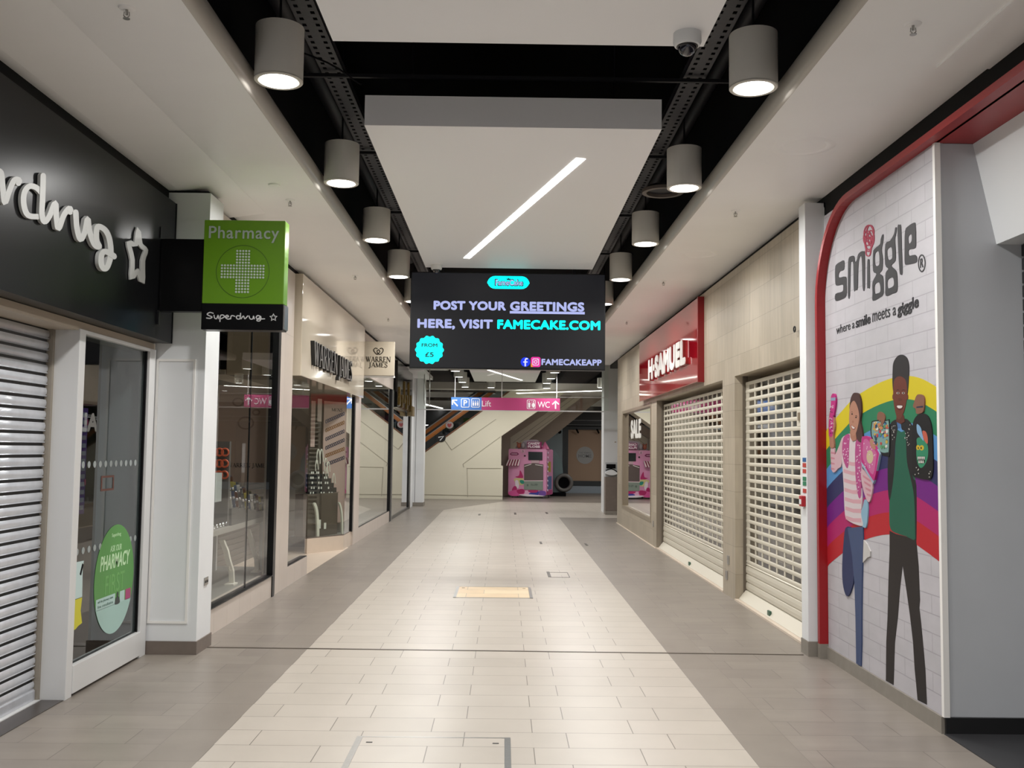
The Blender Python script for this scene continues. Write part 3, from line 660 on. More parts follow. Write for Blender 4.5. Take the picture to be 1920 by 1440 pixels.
# display windows
def shop_window(nm, ya, yb, z0, z1, x=-2.6, post=True, mid=None):
    o = S(G().box(x-.06, x+.025, ya, yb, z0, z0+.012), nm, M['blackalu'], origin=(x, (ya+yb)/2, z0))
    G().box(x-.006, x+.006, ya, yb, z0+.012, z1).build('pane', M['glassf' if ya < 12 else 'glassy'], o)
    if mid: G().box(x-.008, x+.008, mid-.004, mid+.004, z0+.012, z1).build('glazing_joint', M['blackalu'], o)
    return o
w2 = shop_window('window_2', 8.62, 10.97, .235, 3.03, mid=9.95)
G().box(-2.66, -2.56, 10.975, 11.06, 0.0, 3.78).build('black_post', M['blackalu'], w2); G().box(-2.66, -2.568, 11.075, 11.12, .02, 3.78).build('steel_post', M['blackalu'], w2)
w3 = shop_window('window_3', 11.78, 12.93, .235, 2.54, post=False)
w4 = shop_window('window_4', 17.46, 22.12, .24, 3.0); G().box(-2.66, -2.56, 22.13, 22.27, 0.0, 3.0).build('black_post', M['blackalu'], w4); G().box(-2.66, -2.54, 22.29, 22.35, .0, 3.0).build('steel_post', M['steel'], w4)
# angled display case beyond the recessed entrance
A_, B_, C_ = (-3.06, 15.36), (-2.60, 16.05), (-2.60, 16.80)
g = G(); g.add([], []); 
def vwall(g, p, q_, z0, z1, th=.05, mi=0):
    d = (Vector(q_)-Vector(p)).normalized(); n = Vector((-d.y, d.x))*th
    P4 = [Vector(p), Vector(q_), Vector(q_)+n, Vector(p)+n]
    g.add([(v.x, v.y, z) for z in (z0, z1) for v in P4], [(0, 1, 2, 3), (4, 5, 6, 7), (0, 1, 5, 4), (1, 2, 6, 5), (2, 3, 7, 6), (3, 0, 4, 7)], mi)
vwall(g, A_, B_, 0, .235); vwall(g, B_, (C_[0], 16.85), 0, .235)
S(g, 'wall_left', M['cream'], origin=(-2.8, 16, 0))
g = G(); vwall(g, A_, B_, .25, 2.535, .01); vwall(g, B_, C_, .25, 2.535, .01)
w5 = S(G().box(-2.64, -2.575, 16.74, 16.82, .235, 2.54), 'window_5', M['blackalu'], origin=(-2.8, 16, 0)); g.build('pane', M['glassy'], w5)
g = G(); vwall(g, A_, B_, .235, .25, .05); vwall(g, B_, C_, .235, .25, .05); g.build('sill', M['skirt'], w5)
S(G().box(-3.9, -2.575, 12.95, 16.4, .0, .004), 'floor', M['cream'])
# jeweller interior: back walls, end wall, floors
g = G(); g.box(-4.2, -4.1, 8.4, 22.4, 0, 3.3); g.box(-4.1, -2.75, 8.38, 8.46, 0, 3.3); g.box(-4.1, -2.75, 22.35, 22.43, 0, 3.3); g.box(-4.1, -2.73, 8.4, 11.8, 3.2, 3.3, 1); g.box(-4.1, -2.73, 17.2, 22.4, 3.2, 3.3, 1); g.box(-4.1, -3.4, 11.8, 17.2, 2.54, 2.6, 1)
g.box(-4.1, -2.64, 17.0, 17.06, 0, 3.2)
S(g, 'wall_shop_jeweller', [mat('interior_taupe', 'b9b0a5', .6), mat('interior_ceiling', 'b9b0a4', .6)])
S(G().box(-4.1, -2.72, 8.46, 11.9, .2, .22), 'floor', mat('case_floor', '8f8d88', .35)); S(G().box(-4.1, -2.64, 16.1, 17.0, .2, .22), 'floor', mat('case_floor', '8f8d88', .35)); S(G().box(-4.1, -2.72, 17.06, 22.35, .2, .22), 'floor', mat('case_floor', '8f8d88', .35))
t = thing('roller_shutter', (-3.75, 14, 0), 'dark slatted shutter at the back of the jeweller entrance', 'shutter')
g = G(); z = .0
while z < 2.5: g.box(-3.80, -3.75, 12.0, 16.0, z, z+.06); g.box(-3.80, -3.762, 12.0, 16.0, z+.06, z+.08); z += .08
g.build('slat_curtain', mat('shutter_dark', '6b655e', .4, .2), t)
g = G()
for i in range(9): g.box(-4.09, -4.06, 17.2+i*.58, 17.2+i*.58+.56, .22, 3.18)
g.build('curtain_panels', mat('beige_panel', 'a9a094', .6), None, 'row of tall beige panels behind the furthest jeweller window', 'panel')

# ---- displays in the first window
t = thing('display_table', (-3.0, 10.7, .2), 'grey display table with stepped riser behind the first jeweller window', 'table')
G().box(-3.45, -2.78, 9.0, 11.6, .80, .86).build('table_top', mat('display_grey', '97938d', .4), t, bevel=.004)
for lx, ly in ((-3.4, 9.05), (-3.4, 11.5), (-2.85, 9.05), (-2.85, 11.5)): G().box(lx, lx+.05, ly, ly+.05, .22, .80).build('leg', M['alu'], t)
g = G(); steps = []
for k in range(6):
    ya = 10.05+k*.25; zt = 1.42-k*.085
    for r_ in range(4):
        x1 = -3.02+r_*.08; zr = zt-r_*(zt-.88)/4.2
        g.box(-3.14, x1, ya, ya+.25, .86, zr); steps.append((ya, zr, x1-.035))
g.build('stepped_riser', mat('riser_grey', '5f5c59', .35), t)
def watch(x, y, z, strap):
    t = thing('wristwatch', (x, y, z))
    g = G(); w_ = .017   # strap laid over a leaning pad
    L_ = [(y+.075, z), (y+.05, z+.05), (y+.02, z+.11), (y, z+.165)]
    vs_ = [(x+sx*w_, a, b+dz) for a, b in L_ for sx, dz in ((-1, 0), (1, 0), (1, .014), (-1, .014))]
    g.add(vs_, [(4*i+k, 4*i+(k+1) % 4, 4*i+4+(k+1) % 4, 4*i+4+k) for i in range(3) for k in range(4)]+[(0, 1, 2, 3), (12, 13, 14, 15)]); g.build('strap', strap, t)
    G().sphere((x, y+.03, z+.105), .021, .021, .021, 10).build('case', M['silver'], t, smooth=True)
    G().box(x-.014, x+.014, y+.08, y+.088, z, z+.032).build('price_tag', M['bust'], t)
    return t
stp = [mat('strap_navy', '4a5470', .5), M['silver'], mat('strap_brown', '6a4535', .5), mat('strap_white', 'c8c4bc', .5), mat('strap_yellow', 'a79a3a', .5), M['silver']]
protos = []
for i, (y, z, x) in enumerate(steps):
    for r_ in range(2):
        for j in range(1):
            m = (i+i//4+r_*3) % 6; pos = Vector((x, y+.01+.12*r_, z))
            while m > len(protos): m -= 1
            if m >= len(protos):
                m = len(protos); protos.append(watch(*pos, stp[m])); o = protos[m]
            else: o = dup(protos[m], pos-WO[protos[m]])
            o['label'] = 'small wristwatch on the stepped riser behind the first jeweller window'; o['category'] = 'watch'; o['group'] = 'wristwatches on the stepped riser'
def strip3(name, pts, wd, m, label=None, cat=None, group=None, parent=None, th=.012):
    """a bent strip standing in space, pts in (y,z), width across x"""
    x0 = pts[0][2] if len(pts[0]) > 2 else 0
    g = G(); n = len(pts); vs_ = []
    for (y, z, x) in pts: vs_ += [(x-wd/2, y, z), (x+wd/2, y, z), (x+wd/2, y+th, z), (x-wd/2, y+th, z)]
    fs = [(4*i+k, 4*i+(k+1) % 4, 4*i+4+(k+1) % 4, 4*i+4+k) for i in range(n-1) for k in range(4)] + [(0, 1, 2, 3), (4*n-4, 4*n-3, 4*n-2, 4*n-1)]
    g.add(vs_, fs); return g.build(name, m, parent, label, cat, group)
G().box(-3.10, -2.80, 9.97, 10.03, .861, 1.72).build('bracelet_board', mat('riser_grey', '5f5c59', .35), None, 'tall grey board carrying coral bracelets behind the first jeweller window', 'display board')
first = None
for k in range(15):     # coral necklaces at the top of the pile
    x = -3.06+.055*(k % 5); y = 9.95; z = 1.32+.115*(k//5)
    if first is None:
        g = G(); g.torus((x, y, z+.06), .036, .010, 'y', 16, 6); first = g.build('coral_bracelet', M['coral'], None, 'coral orange bracelet at the top of the riser behind the first jeweller window', 'bracelet', 'coral bracelets at the top of the riser', smooth=True); f0 = (x, y, z)
    else: dup(first, (x-f0[0], y-f0[1], z-f0[2]))
first = None
for k in range(22):    # rings along the front edge of the table
    x, y = -2.81, 9.1+k*.11
    if first is None:
        g = G(); g.torus((x, y, .885), .017, .006, 'x', 14, 6); first = g.build('silver_ring', M['silver'], None, 'small silver ring on the front edge of the table behind the first jeweller window', 'ring', 'silver rings along the table edge', smooth=True)
    else: dup(first, (0, y-9.1, 0))
for (px, py, pyb, lb) in ((424, 1012, 1092, 'curved ivory necklace stand low in the first jeweller window, the nearer one'), (472, 992, 1068, 'curved ivory necklace stand low in the first jeweller window, the further one')):
    X = -2.85; ya, za = pl(px-6, py, X); yb, zb_ = pl(px+8, pyb, X)
    t = thing('necklace_stand', (X, yb, .22), lb, 'jewellery stand', 'ivory necklace stands')
    strip3('curved_neck', [(ya-.06, za, X), (ya, za-.05, X), (ya+.10, za-.12, X), (ya+.18, za-.22, X), (yb, zb_+.12, X), (yb+.04, .225, X)], .05, M['bust'], parent=t, th=.05)
    G().torus((X, yb-.02, zb_+.16), .035, .008, 'x', 14, 6).build('bracelet', M['bust'], t, smooth=True)
    G().box(X-.05, X+.05, yb-.05, yb+.10, .22, .235).build('base', M['bust'], t)
t = thing('brand_board', (-3.0, 11.7, 1.2), 'rose-beige jewellery poster board at the end of the first jeweller window', 'poster')
G().box(-3.45, -2.76, 11.70, 11.74, 1.24, 2.4).build('board', M['poster'], t)
g = G(); serif(g, FY(11.70), 'WARREN JAMES', -3.3, 1.42, -2.82, 1.47, .0, .003); g.build('printed_name', mat('print_dark_brown', '43332c', .5), t)
g = G()
for cx, cz, rr in ((-3.1, 1.95, .10), (-2.98, 2.08, .05), (-3.2, 2.2, .07)): g.plate(FY(11.70), [ell(cx, cz, rr, rr*.8, 24), ell(cx, cz, rr-.02, rr*.8-.02, 24)], 0, .003)
g.build('printed_rings', mat('print_rose', 'a88d80', .5), t)
g = G(); g.box(-2.86, -2.68, 9.12, 9.32, 1.15, 1.42); g.build('price_card', mat('card_grey', 'a7adab', .5), None, 'pale grey card behind the left edge of the first jeweller window', 'card')

# ---- displays in the angled case (frame along the angled glass)
dA = (Vector(B_)-Vector(A_)); LA = dA.length; dA.normalize(); nA = Vector((dA.y, -dA.x))      # nA points to the viewer
def AF(u, v, w=0): p = Vector(A_)+dA*u+nA*w; return (p.x, p.y, v)
def pa(px, py, depth=.25):
    """photo pixel -> (u,v) on the plane `depth` behind the angled glass"""
    d = CR*((px-960)/FPX)+CD*((py-720)/FPX)+CF; o = Vector((0, 0, CH)); n3 = Vector((nA.x, nA.y, 0)); a3 = Vector((A_[0], A_[1], 0))-n3*depth
    k = (a3-o).dot(n3)/d.dot(n3); p = o+d*k; return ((Vector((p.x, p.y))-Vector(A_)).dot(dA), p.z)
t = thing('chain_poster', AF(.5, .25, -.5), 'pale pink poster with rows of chain bracelets inside the angled display case', 'poster')
ZP = .45
uL, vT = pa(608, 752, ZP); uR, vB = pa(648, 905, ZP)
G().plate(AF, rect(uL, .4, uR+.02, vT), -ZP-.02, -ZP).build('board', M['pinkish'], t)
g = G(); serif(g, AF, 'MENS', uL+.18, vT-.16, uR-.12, vT-.11, -ZP, -ZP+.003); g.build('printed_heading', mat('print_dark_brown', '43332c', .5), t)
for k, (cn, ch) in enumerate((('print_blue', '3d4160'), ('print_orange', '8a5a32'), ('print_navy', '35384a'), ('print_navy', '35384a'), ('print_orange', '8a5a32'), ('print_navy', '35384a'))):
    g = G(); uu, vv = pa(610, 791+k*16.5-(k > 3)*2, ZP); u2, v2 = pa(646, 775+k*16.5, ZP); n = 11
    for i in range(n):
        s = (i+.5)/n; cx, cz = uu+(u2-uu)*s, vv+(v2-vv)*s
        g.plate(AF, [ell(cx, cz, .024, .034, 14), ell(cx, cz, .011, .02, 14)], -ZP, -ZP+.003+.001*(i % 2))
    g.build('printed_chain', mat(cn, ch, .5), t)
t = thing('narrow_banner', AF(.1, 1.5, -.3), 'narrow pink hanging banner at the left of the angled display case', 'banner')
for i, (xa, xb, yt, yb) in enumerate(((582, 592, 752, 838), (595, 604, 748, 790))):
    u0, v0 = pa(xa, yb, .3); u1, v1 = pa(xb, yt, .3); G().plate(AF, rect(u0, v0, u1, v1), -.31, -.30).build('panel', mat('banner_rose', 'b59a94', .6) if i == 0 else mat('banner_pale', 'b8a9a4', .6), t)
t = thing('display_stand', AF(.4, .22, -.3), 'black stepped jewellery stand on a dark wood cabinet in the angled display case', 'stand')
u0, v0 = pa(576, 926, .1); u1, v1 = pa(647, 1003, .1)
g = G()
for k in range(5):
    a, b = pa(578, 925-k*9, .15+k*.05), pa(636-k*5, 925-k*9, .15+k*.05); g.plate(AF, rect(max(a[0], .02), v0+k*.001, b[0], a[1]), -.20-k*.05, -.15-k*.05)
g.build('black_steps', mat('velvet_black', '141414', .8), t)
G().plate(AF, rect(.02, .25, LA-.03, v0-.005), -.30, -.12).build('cabinet', mat('dark_wood', '4a4038', .4), t)
first = None
for k in range(26):
    r = k % 5; px = 582+((k*17) % 50)*(1-r*.09); py = 924-r*9.5
    u, v = pa(px, py, .15+r*.05); wv = -.148-r*.05
    if u < .04: u = .05+.01*k % .2
    if first is None:
        first = G().plate(AF, rect(u-.014, v-.02, u+.014, v+.016), wv, wv+.004).build('price_tag', mat('tag_white', 'd5d3cd', .5), None, 'tiny white price tag on the black stepped stand in the angled display case', 'price tag', 'price tags on the black stand'); P0 = Vector(AF(u, v, wv))
    else: dup(first, Vector(AF(u, v, wv))-P0)
for k, (px, py, sc) in enumerate(((597, 850, 1), (603, 850, 1), (594, 868, .8), (611, 866, .9), (616, 872, .8), (626, 894, .8), (613, 882, .7))):
    u, v = pa(px, py, .33); pts = [(u-.03*sc, v-.17*sc), (u-.035*sc, v-.03*sc), (u-.012*sc, v+.06*sc), (u+.02*sc, v+.03*sc), (u+.045*sc, v-.14*sc)]
    g = G(); g.tube([AF(a, b, -.33) for a, b in smooth(pts, False, 4)], .011*sc, 6)
    g.build('pearl_necklace', M['bust'], None, 'pale bracelet loop standing above the black stand in the angled display case', 'necklace', 'pale loops above the black stand', smooth=True)
for k, (px, py, lb) in enumerate(((594, 945, 'ivory neck form with tags low in the angled display case, on its left'), (640, 943, 'slim ivory neck form low in the angled display case, at its right end'))):
    u, v = pa(px, py, .05); t = thing('necklace_stand', AF(u, .25, -.05), lb, 'jewellery stand', 'neck forms in the angled case')
    pts = smooth([(u-.05, v), (u-.02, v-.05), (u+.01, v-.15), (u+.03, v-.3), (u+.04, .26)], False, 3)
    g = G(); ribbon(g, AF, lambda a, b: (a, b), pts, .05 if k == 0 else .03, -.07, -.04); g.build('neck_form', M['bust'], t)
    if k == 0:
        for px2, py2, s in ((599, 983, 1.0), (610, 986, .7)):
            a, b = pa(px2, py2, .04); G().plate(AF, rect(a-.035*s, b-.07*s, a+.035*s, b+.07*s), -.05, -.045).build('tag', mat('tag_white', 'd5d3cd', .5), t)
# hanging square sign of the jeweller
YJ = 17.3; (x0, zt), (x1, _), (_, zb) = pf(679, 640, YJ), pf(740, 642, YJ), pf(700, 704, YJ)
t = thing('projecting_sign', (x0, YJ, zb), 'square beige projecting sign with entwined heart emblem and black lettering', 'sign')
G().box(-2.57, x1, YJ, YJ+.10, zb, zt).build('box', mat('sign_beige', 'b0a796', .3), t, bevel=.004)
G().box(-2.57, x1+.01, YJ+.02, YJ+.08, zb-.035, zb-.002).build('lower_rail', M['alu'], t)
qj = lambda x, y: pf(590+x/12, 630+y/12, YJ); fj = FY(YJ); ink = mat('print_black', '1e1c1a', .5)
g = G(); serif(g, fj, 'WARREN', *qj(1150, 580), *qj(1715, 470), .001, .004); g.build('lettering', ink, t); g = G(); serif(g, fj, 'JAMES', *qj(1215, 700), *qj(1645, 600), .001, .004); g.build('lettering', ink, t)
g = G()
for pts in ([(1410, 285), (1370, 272), (1335, 300), (1335, 340), (1370, 385), (1410, 415), (1450, 380), (1468, 345), (1440, 310), (1410, 330), (1412, 370), (1430, 400)], [(1470, 285), (1510, 275), (1540, 300), (1538, 345), (1505, 390), (1462, 415), (1440, 395)]):
    ribbon(g, fj, qj, smooth(pts, False, 4), 17, .001, .004)
g.build('heart_emblem', ink, t)

# ================================================================== LEFT SIDE : dark corner shop and end column
g = G(); g.box(-2.75, -2.58, 22.45, 22.55, 0, 3.78); g.box(-2.75, -2.585, 22.55, 26.9, 2.62, 3.78); g.box(-2.75, -2.58, 26.75, 27.15, 0, 3.78); g.box(-2.75, -2.585, 22.55, 26.8, 0, .06)
w6 = S(g, 'window_6', mat('shop_black_frame', '191817', .3), origin=(-2.65, 25, 0))
G().box(-2.62, -2.61, 22.55, 26.75, .06, 2.62).build('pane', M['glassy'], w6)
g = G(); g.box(-4.2, -4.1, 22.45, 27.1, 0, 3.3); g.box(-4.1, -2.76, 27.0, 27.1, 0, 3.3); S(g, 'wall_shop_corner', mat('interior_grey_beige', '8b857c', .6))
t = thing('gold_emblem_sign', (-2.58, 24.4, 2.5), 'black fascia panel with tall golden ornament shapes on the corner shop', 'shop sign')
G().box(-2.58, -2.50, 22.7, 26.4, 2.62, 3.72).build('black_panel', mat('gloss_black', '0e0d0c', .1), t)
g = G()
for k, (y, z0, z1) in enumerate(((23.1, 2.7, 3.1), (23.7, 2.66, 2.95), (24.2, 2.8, 3.3), (24.8, 2.66, 3.0), (25.3, 2.8, 3.35), (25.9, 2.66, 3.05))): g.plate(LW(-2.50), smooth([(y-.1, z0), (y-.04, (z0+z1)/2), (y-.1, z1), (y+.1, z1), (y+.04, (z0+z1)/2), (y+.1, z0)]), .0, .03)
g.build('gold_ornaments', mat('gold_dark', '6f5a2e', .35, .8), t)
G().box(-2.58, -2.44, 25.9, 26.5, 2.52, 2.78).build('gold_plaque', mat('plaque_gold', '8d7c5a', .3, .6), t)
g = G().box(-3.2, -2.55, 28.1, 28.6, .11, 3.9); g.box(-2.54, -2.305, 28.12, 28.6, .11, 3.85); S(g, 'wall_column_end', M['white'])
S(G().box(-3.22, -2.29, 28.08, 28.62, 0, .11), 'baseboard_left', M['skirtg'])
S(G().box(-3.2, -2.60, 27.16, 28.1, 0, 3.9), 'wall_left', M['white'])
# ================================================================== RIGHT SIDE : stone front with grille shutters
stone = tiled('stone_tile', 'aba08e', '9f9482', '82786a', .40, .31, .002, (1, 2), 0, 2, (0, .02), .42, (6, 6, .8), .25, .09)
XS = 2.64
g = G()
g.box(XS, 2.95, 8.30, 22.6, 2.54, 3.78)
g.box(XS, 2.95, 11.10, 11.72, 0, 2.54)
g.box(XS, 2.95, 16.80, 17.42, 0, 2.54)
g.box(XS, 2.80, 17.42, 21.72, 0, .40)
g.box(XS, 2.95, 21.72, 22.6, 0, 2.54)
S(g, 'wall_right', stone, origin=(2.8, 15, 0))
S(G().box(2.63, 2.90, 8.4, 11.10, 0, .02), 'trim_11', M['cream']); S(G().box(2.63, 2.90, 11.72, 16.80, 0, .02), 'trim_12', M['cream']); S(G().box(2.615, XS, 16.8, 22.6, 0, .012), 'trim_13', M['cream'])
def grille(y0, y1, label, top=2.52):
    X = 2.765; t = thing('grille_shutter', (X, (y0+y1)/2, .02), label, 'shutter', 'cream perforated roller shutters')
    g = G(); hw, hh, pw, ph = .237, .052, .275, .0914
    zs_ = .46; nr = int((top-zs_)/ph); nc = int((y1-y0-.10)/pw); m0 = (y1-y0-nc*pw)/2
    th = .012
    for r in range(nr+1):
        z = zs_+r*ph; last = r == nr
        # horizontal slat between hole rows: slightly bowed profile
        za, zb = z-(ph-hh), z
        pr = [(0, za), (-.004, za+.005), (-.006, (za+zb)/2), (-.004, zb-.005), (0, zb), (th, zb), (th, za)]
        k = len(pr); g.add([(X+a, y, b) for y in (y0+.01, y1-.01) for a, b in pr], [(i, (i+1) % k, (i+1) % k+k, i+k) for i in range(k)]+[tuple(range(k)), tuple(range(2*k-1, k-1, -1))])
        if last: break
        ys = [y0+.01, y0+m0+(pw-hw)/2]
        for c in range(nc+1):
            a = y0+m0+c*pw-(pw-hw)/2 if 0 < c else y0+.01; b = y0+m0+c*pw+(pw-hw)/2 if c < nc else y1-.01
            g.box(X-.002, X+.008, a, b, z, z+hh)
    z = .03
    while z < zs_-(ph-hh)-.01:
        zb = min(z+.092, zs_-(ph-hh)); pr = [(0, z), (-.009, z+.012), (-.011, (z+zb)/2), (-.006, zb-.008), (.004, zb), (th, zb), (th, z)]
        k = len(pr); g.add([(X+a, y, b) for y in (y0+.01, y1-.01) for a, b in pr], [(i, (i+1) % k, (i+1) % k+k, i+k) for i in range(k)]+[tuple(range(k)), tuple(range(2*k-1, k-1, -1))]); z = zb
    g.build('slotted_curtain', M['cshut'], t)
    G().box(X+.004, X+.007, y0+.01, y1-.01, zs_, zs_+nr*ph).build('clear_inserts', glass('slot_polycarbonate', (.8, .78, .74), 1.3, .05), t)
    for ga, gb in ((y1-.02, y1), (y0, y0+.012)): G().box(X-.035, X+.02, ga, gb, .02, top+.02).build('guide_rail', mat('guide_dark', '5c5347', .5), t)
    g_br = G().add([(X-.09, y, .022) for y in (y0+.01, y1-.01)]+[(X-.012, y, .12) for y in (y0+.01, y1-.01)]+[(X, y, .022) for y in (y0+.01, y1-.01)], [(0, 1, 3, 2), (2, 3, 5, 4), (0, 2, 4), (1, 5, 3), (0, 4, 5, 1)]); br_ = g_br.build('bottom_rail', M['cshut'], t)
    yl = y0+(y1-y0)*(.56 if y1 < 12 else .47)
    g = G().box(X-.082, X-.06, yl-.045, yl+.045, .035, .085); g.build('lock_plate', mat('lock_green', '3b5c4a', .4), br_, bevel=.004)
    return t
gr1 = grille(8.36, 11.095, 'cream perforated roller shutter nearer the camera, beside the rainbow panel')
gr2 = grille(11.725, 16.795, 'wide cream perforated roller shutter below the red sign')
for i, (a, b) in enumerate(((8.36, 11.1), (11.72, 16.8))):
    o = S(G().box(2.93, 2.96, a, b, 2.4, 2.54), 'window_%d' % (7+i), M['bronze']); G().box(2.93, 2.942, a, b, .03, 2.4).build('pane', M['glassy'], o)
g = G(); g.box(4.9, 5.0, 8.3, 22.6, 0, 3.3); g.box(2.8, 4.9, 8.25, 8.32, 0, 3.3); g.box(2.98, 4.9, 11.3, 11.36, 0, 3.3); g.box(2.98, 4.9, 17.0, 17.06, 0, 3.3); g.box(2.8, 4.9, 22.5, 22.6, 0, 3.3); g.box(2.95, 5, 8.3, 22.6, 3.2, 3.3, 1)
S(g, 'wall_shop_stone', [mat('interior_stone', '9c9182', .6), mat('interior_ceiling', 'b9b0a4', .6)])
# shop fittings glimpsed through the slots
for i, (y, z0, lb) in enumerate(((9.9, 1.45, 'upper pale blue poster glimpsed through the near grille shutter'), (10.35, 1.05, 'lower pale blue poster glimpsed through the near grille shutter'))):
    G().box(3.3, 3.32, y-.18, y+.18, z0, z0+.3).build('poster', mat('poster_blue', '9db4dd', .4), None, lb, 'poster')
for i in range(3):
    t = thing('display_cabinet', (3.9, 12.7+1.5*i, 0), 'grey glazed display cabinet behind the wide shutter, %s' % ('nearest', 'middle', 'furthest')[i], 'cabinet', 'display cabinets behind the wide shutter')
    G().box(3.7, 4.1, 12.2+1.5*i, 13.2+1.5*i, 0, .9).build('base', mat('cabinet_grey', '6f675d', .5), t); G().box(3.7, 4.1, 12.2+1.5*i, 13.2+1.5*i, .9, 1.3).build('glass_top', M['glassc'], t)
# shop window with SALE
g = G(); g.box(XS-.006, 2.76, 17.42, 17.50, .40, 2.54); g.box(XS-.006, 2.76, 21.55, 21.72, .40, 2.54); g.box(XS-.006, 2.76, 17.50, 21.55, .40, .47); g.box(XS-.006, 2.76, 17.50, 21.55, 2.48, 2.54)
w9 = S(g, 'window_9', M['bronze'], origin=(2.7, 19.5, .4)); G().box(2.70, 2.712, 17.50, 21.55, .47, 2.48).build('pane', glass('dark_window_glass', (.8, .82, .8), 2.2), w9)
RG = lambda u, v, w_=0: (2.70-w_, -u, v)          # reading direction of the right wall: u = -Y
(ya, za), (yb, zb) = pl(1183, 822, 2.70), pl(1202, 786, 2.70)
t = G(); text(t, RG, 'SALE', -ya, za-.01, -yb, zb+.02, .001, .004, fat=.025); t.build('sale_lettering', mat('vinyl_white', 'dcdad4', .4), None, 'white SALE lettering stuck on the far right shop window', 'window lettering')
t = thing('display_ledge', (3.1, 19.5, .2), 'white jewellery display ledge inside the far right shop window', 'display')
G().box(2.80, 3.6, 17.5, 21.5, 0, .42).build('ledge', mat('ledge_white', 'c9c6bf', .4), t)
G().box(2.80, 3.3, 17.5, 21.5, 1.14, 1.15).build('glass_shelf', M['glassc'], t)
first = None
for k in range(18):
    y = 17.8+k*.2; x = 3.38+.07*(k % 3) if k % 2 else 2.95; s = random.uniform(.7, 1.3)
    if first is None: first = G().lathe((x, y, .4205), [(.05, 0), (.045, .03), (.015, .06), (.02, .12), (0.004, .14)], 14).build('jewellery_bust', M['bust'], None, 'small white jewellery bust on the ledge in the far right shop window', 'jewellery stand', 'white busts on the window ledge', smooth=True); f0 = (x, y)
    else: dup(first, (x-f0[0], y-f0[1], 0))
# red sign
t = thing('fascia_sign', (2.57, 16, 2.58), 'glossy red box sign with white raised capitals on the stone wall', 'shop sign')
(ys0, zt), (ys1, zt2) = pl(1308, 566, 2.56), pl(1199, 649, 2.56); zb0 = pl(1308, 724, 2.56)[1]
G().box(2.56, XS, ys0, ys1, 2.60, 3.72).build('red_panel', M['redsign'], t, bevel=.004)
G().box(2.555, XS, ys0-.04, ys0-.002, 2.59, 3.73).build('side_return', mat('dark_red_return', '7d0a12', .3), t)
rl = lambda u, v, w_=0: (2.56-w_, -u, v)
a, b = pl(1210, 714, 2.46), pl(1210, 672, 2.46); c_, d = pl(1277, 684, 2.46), pl(1277, 637, 2.46)
zl, zh = (a[1]+c_[1])/2, (b[1]+d[1])/2
g = G(); text(g, rl, 'H·SAMUEL', -a[0], zl, -c_[0], zh, .036, .05, fat=.03, spacing=1.06); g.build('letter_faces', mat('letter_white_lit', 'f0eeea', .3), t)
g = G(); text(g, rl, 'H·SAMUEL', -a[0], zl, -c_[0], zh, .0, .036, fat=.028, spacing=1.06); g.build('letter_sides', mat('letter_side_red', '8d1a14', .35), t)
# small things on the stone wall
for (px, py, lb) in ((1382-19, 1078, 'small metal socket plate low on the stone pier between the shutters'), (1366, 1050, 'small round metal key switch above the socket plate on the stone pier'), (1225, 982, 'small metal plate low on the far stone pier beside the SALE window')):
    y, z = pl(px, py, XS); G().box(XS-.008, XS, y-.05, y+.05, z-.05, z+.05).build('wall_plate', M['steel'], None, lb, 'wall plate')
y, z = pl(1155, 829, XS); G().box(XS-.03, XS, y-.05, y+.05, z-.012, z+.012).build('door_catch', M['bronze'], None, 'tiny bronze catch on the far corner pier of the stone wall', 'catch')
# white post between stone front and rainbow panel
S(G().box(2.535, 2.70, 8.13, 8.30, .12, 3.80), 'wall_post_right', M['white'], bevel=.004)
S(G().box(2.53, 2.70, 8.115, 8.31, 0, .12), 'baseboard_right', M['skirtg'])
S(G().box(2.70, 3.4, 8.10, 8.28, 0, 3.80), 'wall_post_right', M['white'])
y, z = pl(1497, 616, 2.62); G().torus((2.60, y+.05, z), .025, .006, 'x', 14, 6).build('wall_hook', M['blackalu'], None, 'small black ring hook high on the stone wall beside the white post', 'hook')
t = thing('lock_box', (2.53, 8.36, 1.9), 'beige metal lock box on the left side of the white post', 'lock box')
G().box(2.54, 2.60, 8.302, 8.42, 1.90, 2.06).build('box', M['cshut'], t, bevel=.004); G().box(2.53, 2.54, 8.32, 8.36, 1.95, 2.02).build('latch', M['bronze'], t)
for i, (z, c) in enumerate(((1.60, '2c5f94'), (1.555, 'b03a34'), (1.505, 'b8423a'), (1.44, '2a7a58'), (1.40, '2a7a58'), (1.34, 'b03a34'))):
    G().box(2.5315, 2.5345, 8.145, 8.235, z, z+.034).build('safety_sticker', mat('sticker_'+c, c, .4), None, 'tiny %s safety sticker on the white post, %s in the column' % ({'2c5f94': 'blue', 'b03a34': 'red', 'b8423a': 'red', '2a7a58': 'green'}[c], ('first', 'second', 'third', 'fourth', 'fifth', 'sixth')[i]), 'sticker', 'safety stickers in a column on the post')
t = thing('alarm_call_point', (2.51, 8.2, 1.21), 'red fire alarm call point on the white post below the stickers', 'fire alarm')
G().box(2.50, 2.535, 8.16, 8.24, 1.225, 1.315).build('red_case', mat('alarm_red', 'a3242c', .35), t, bevel=.006)
G().box(2.497, 2.501, 8.175, 8.225, 1.245, 1.285).build('white_window', M['white'], t)

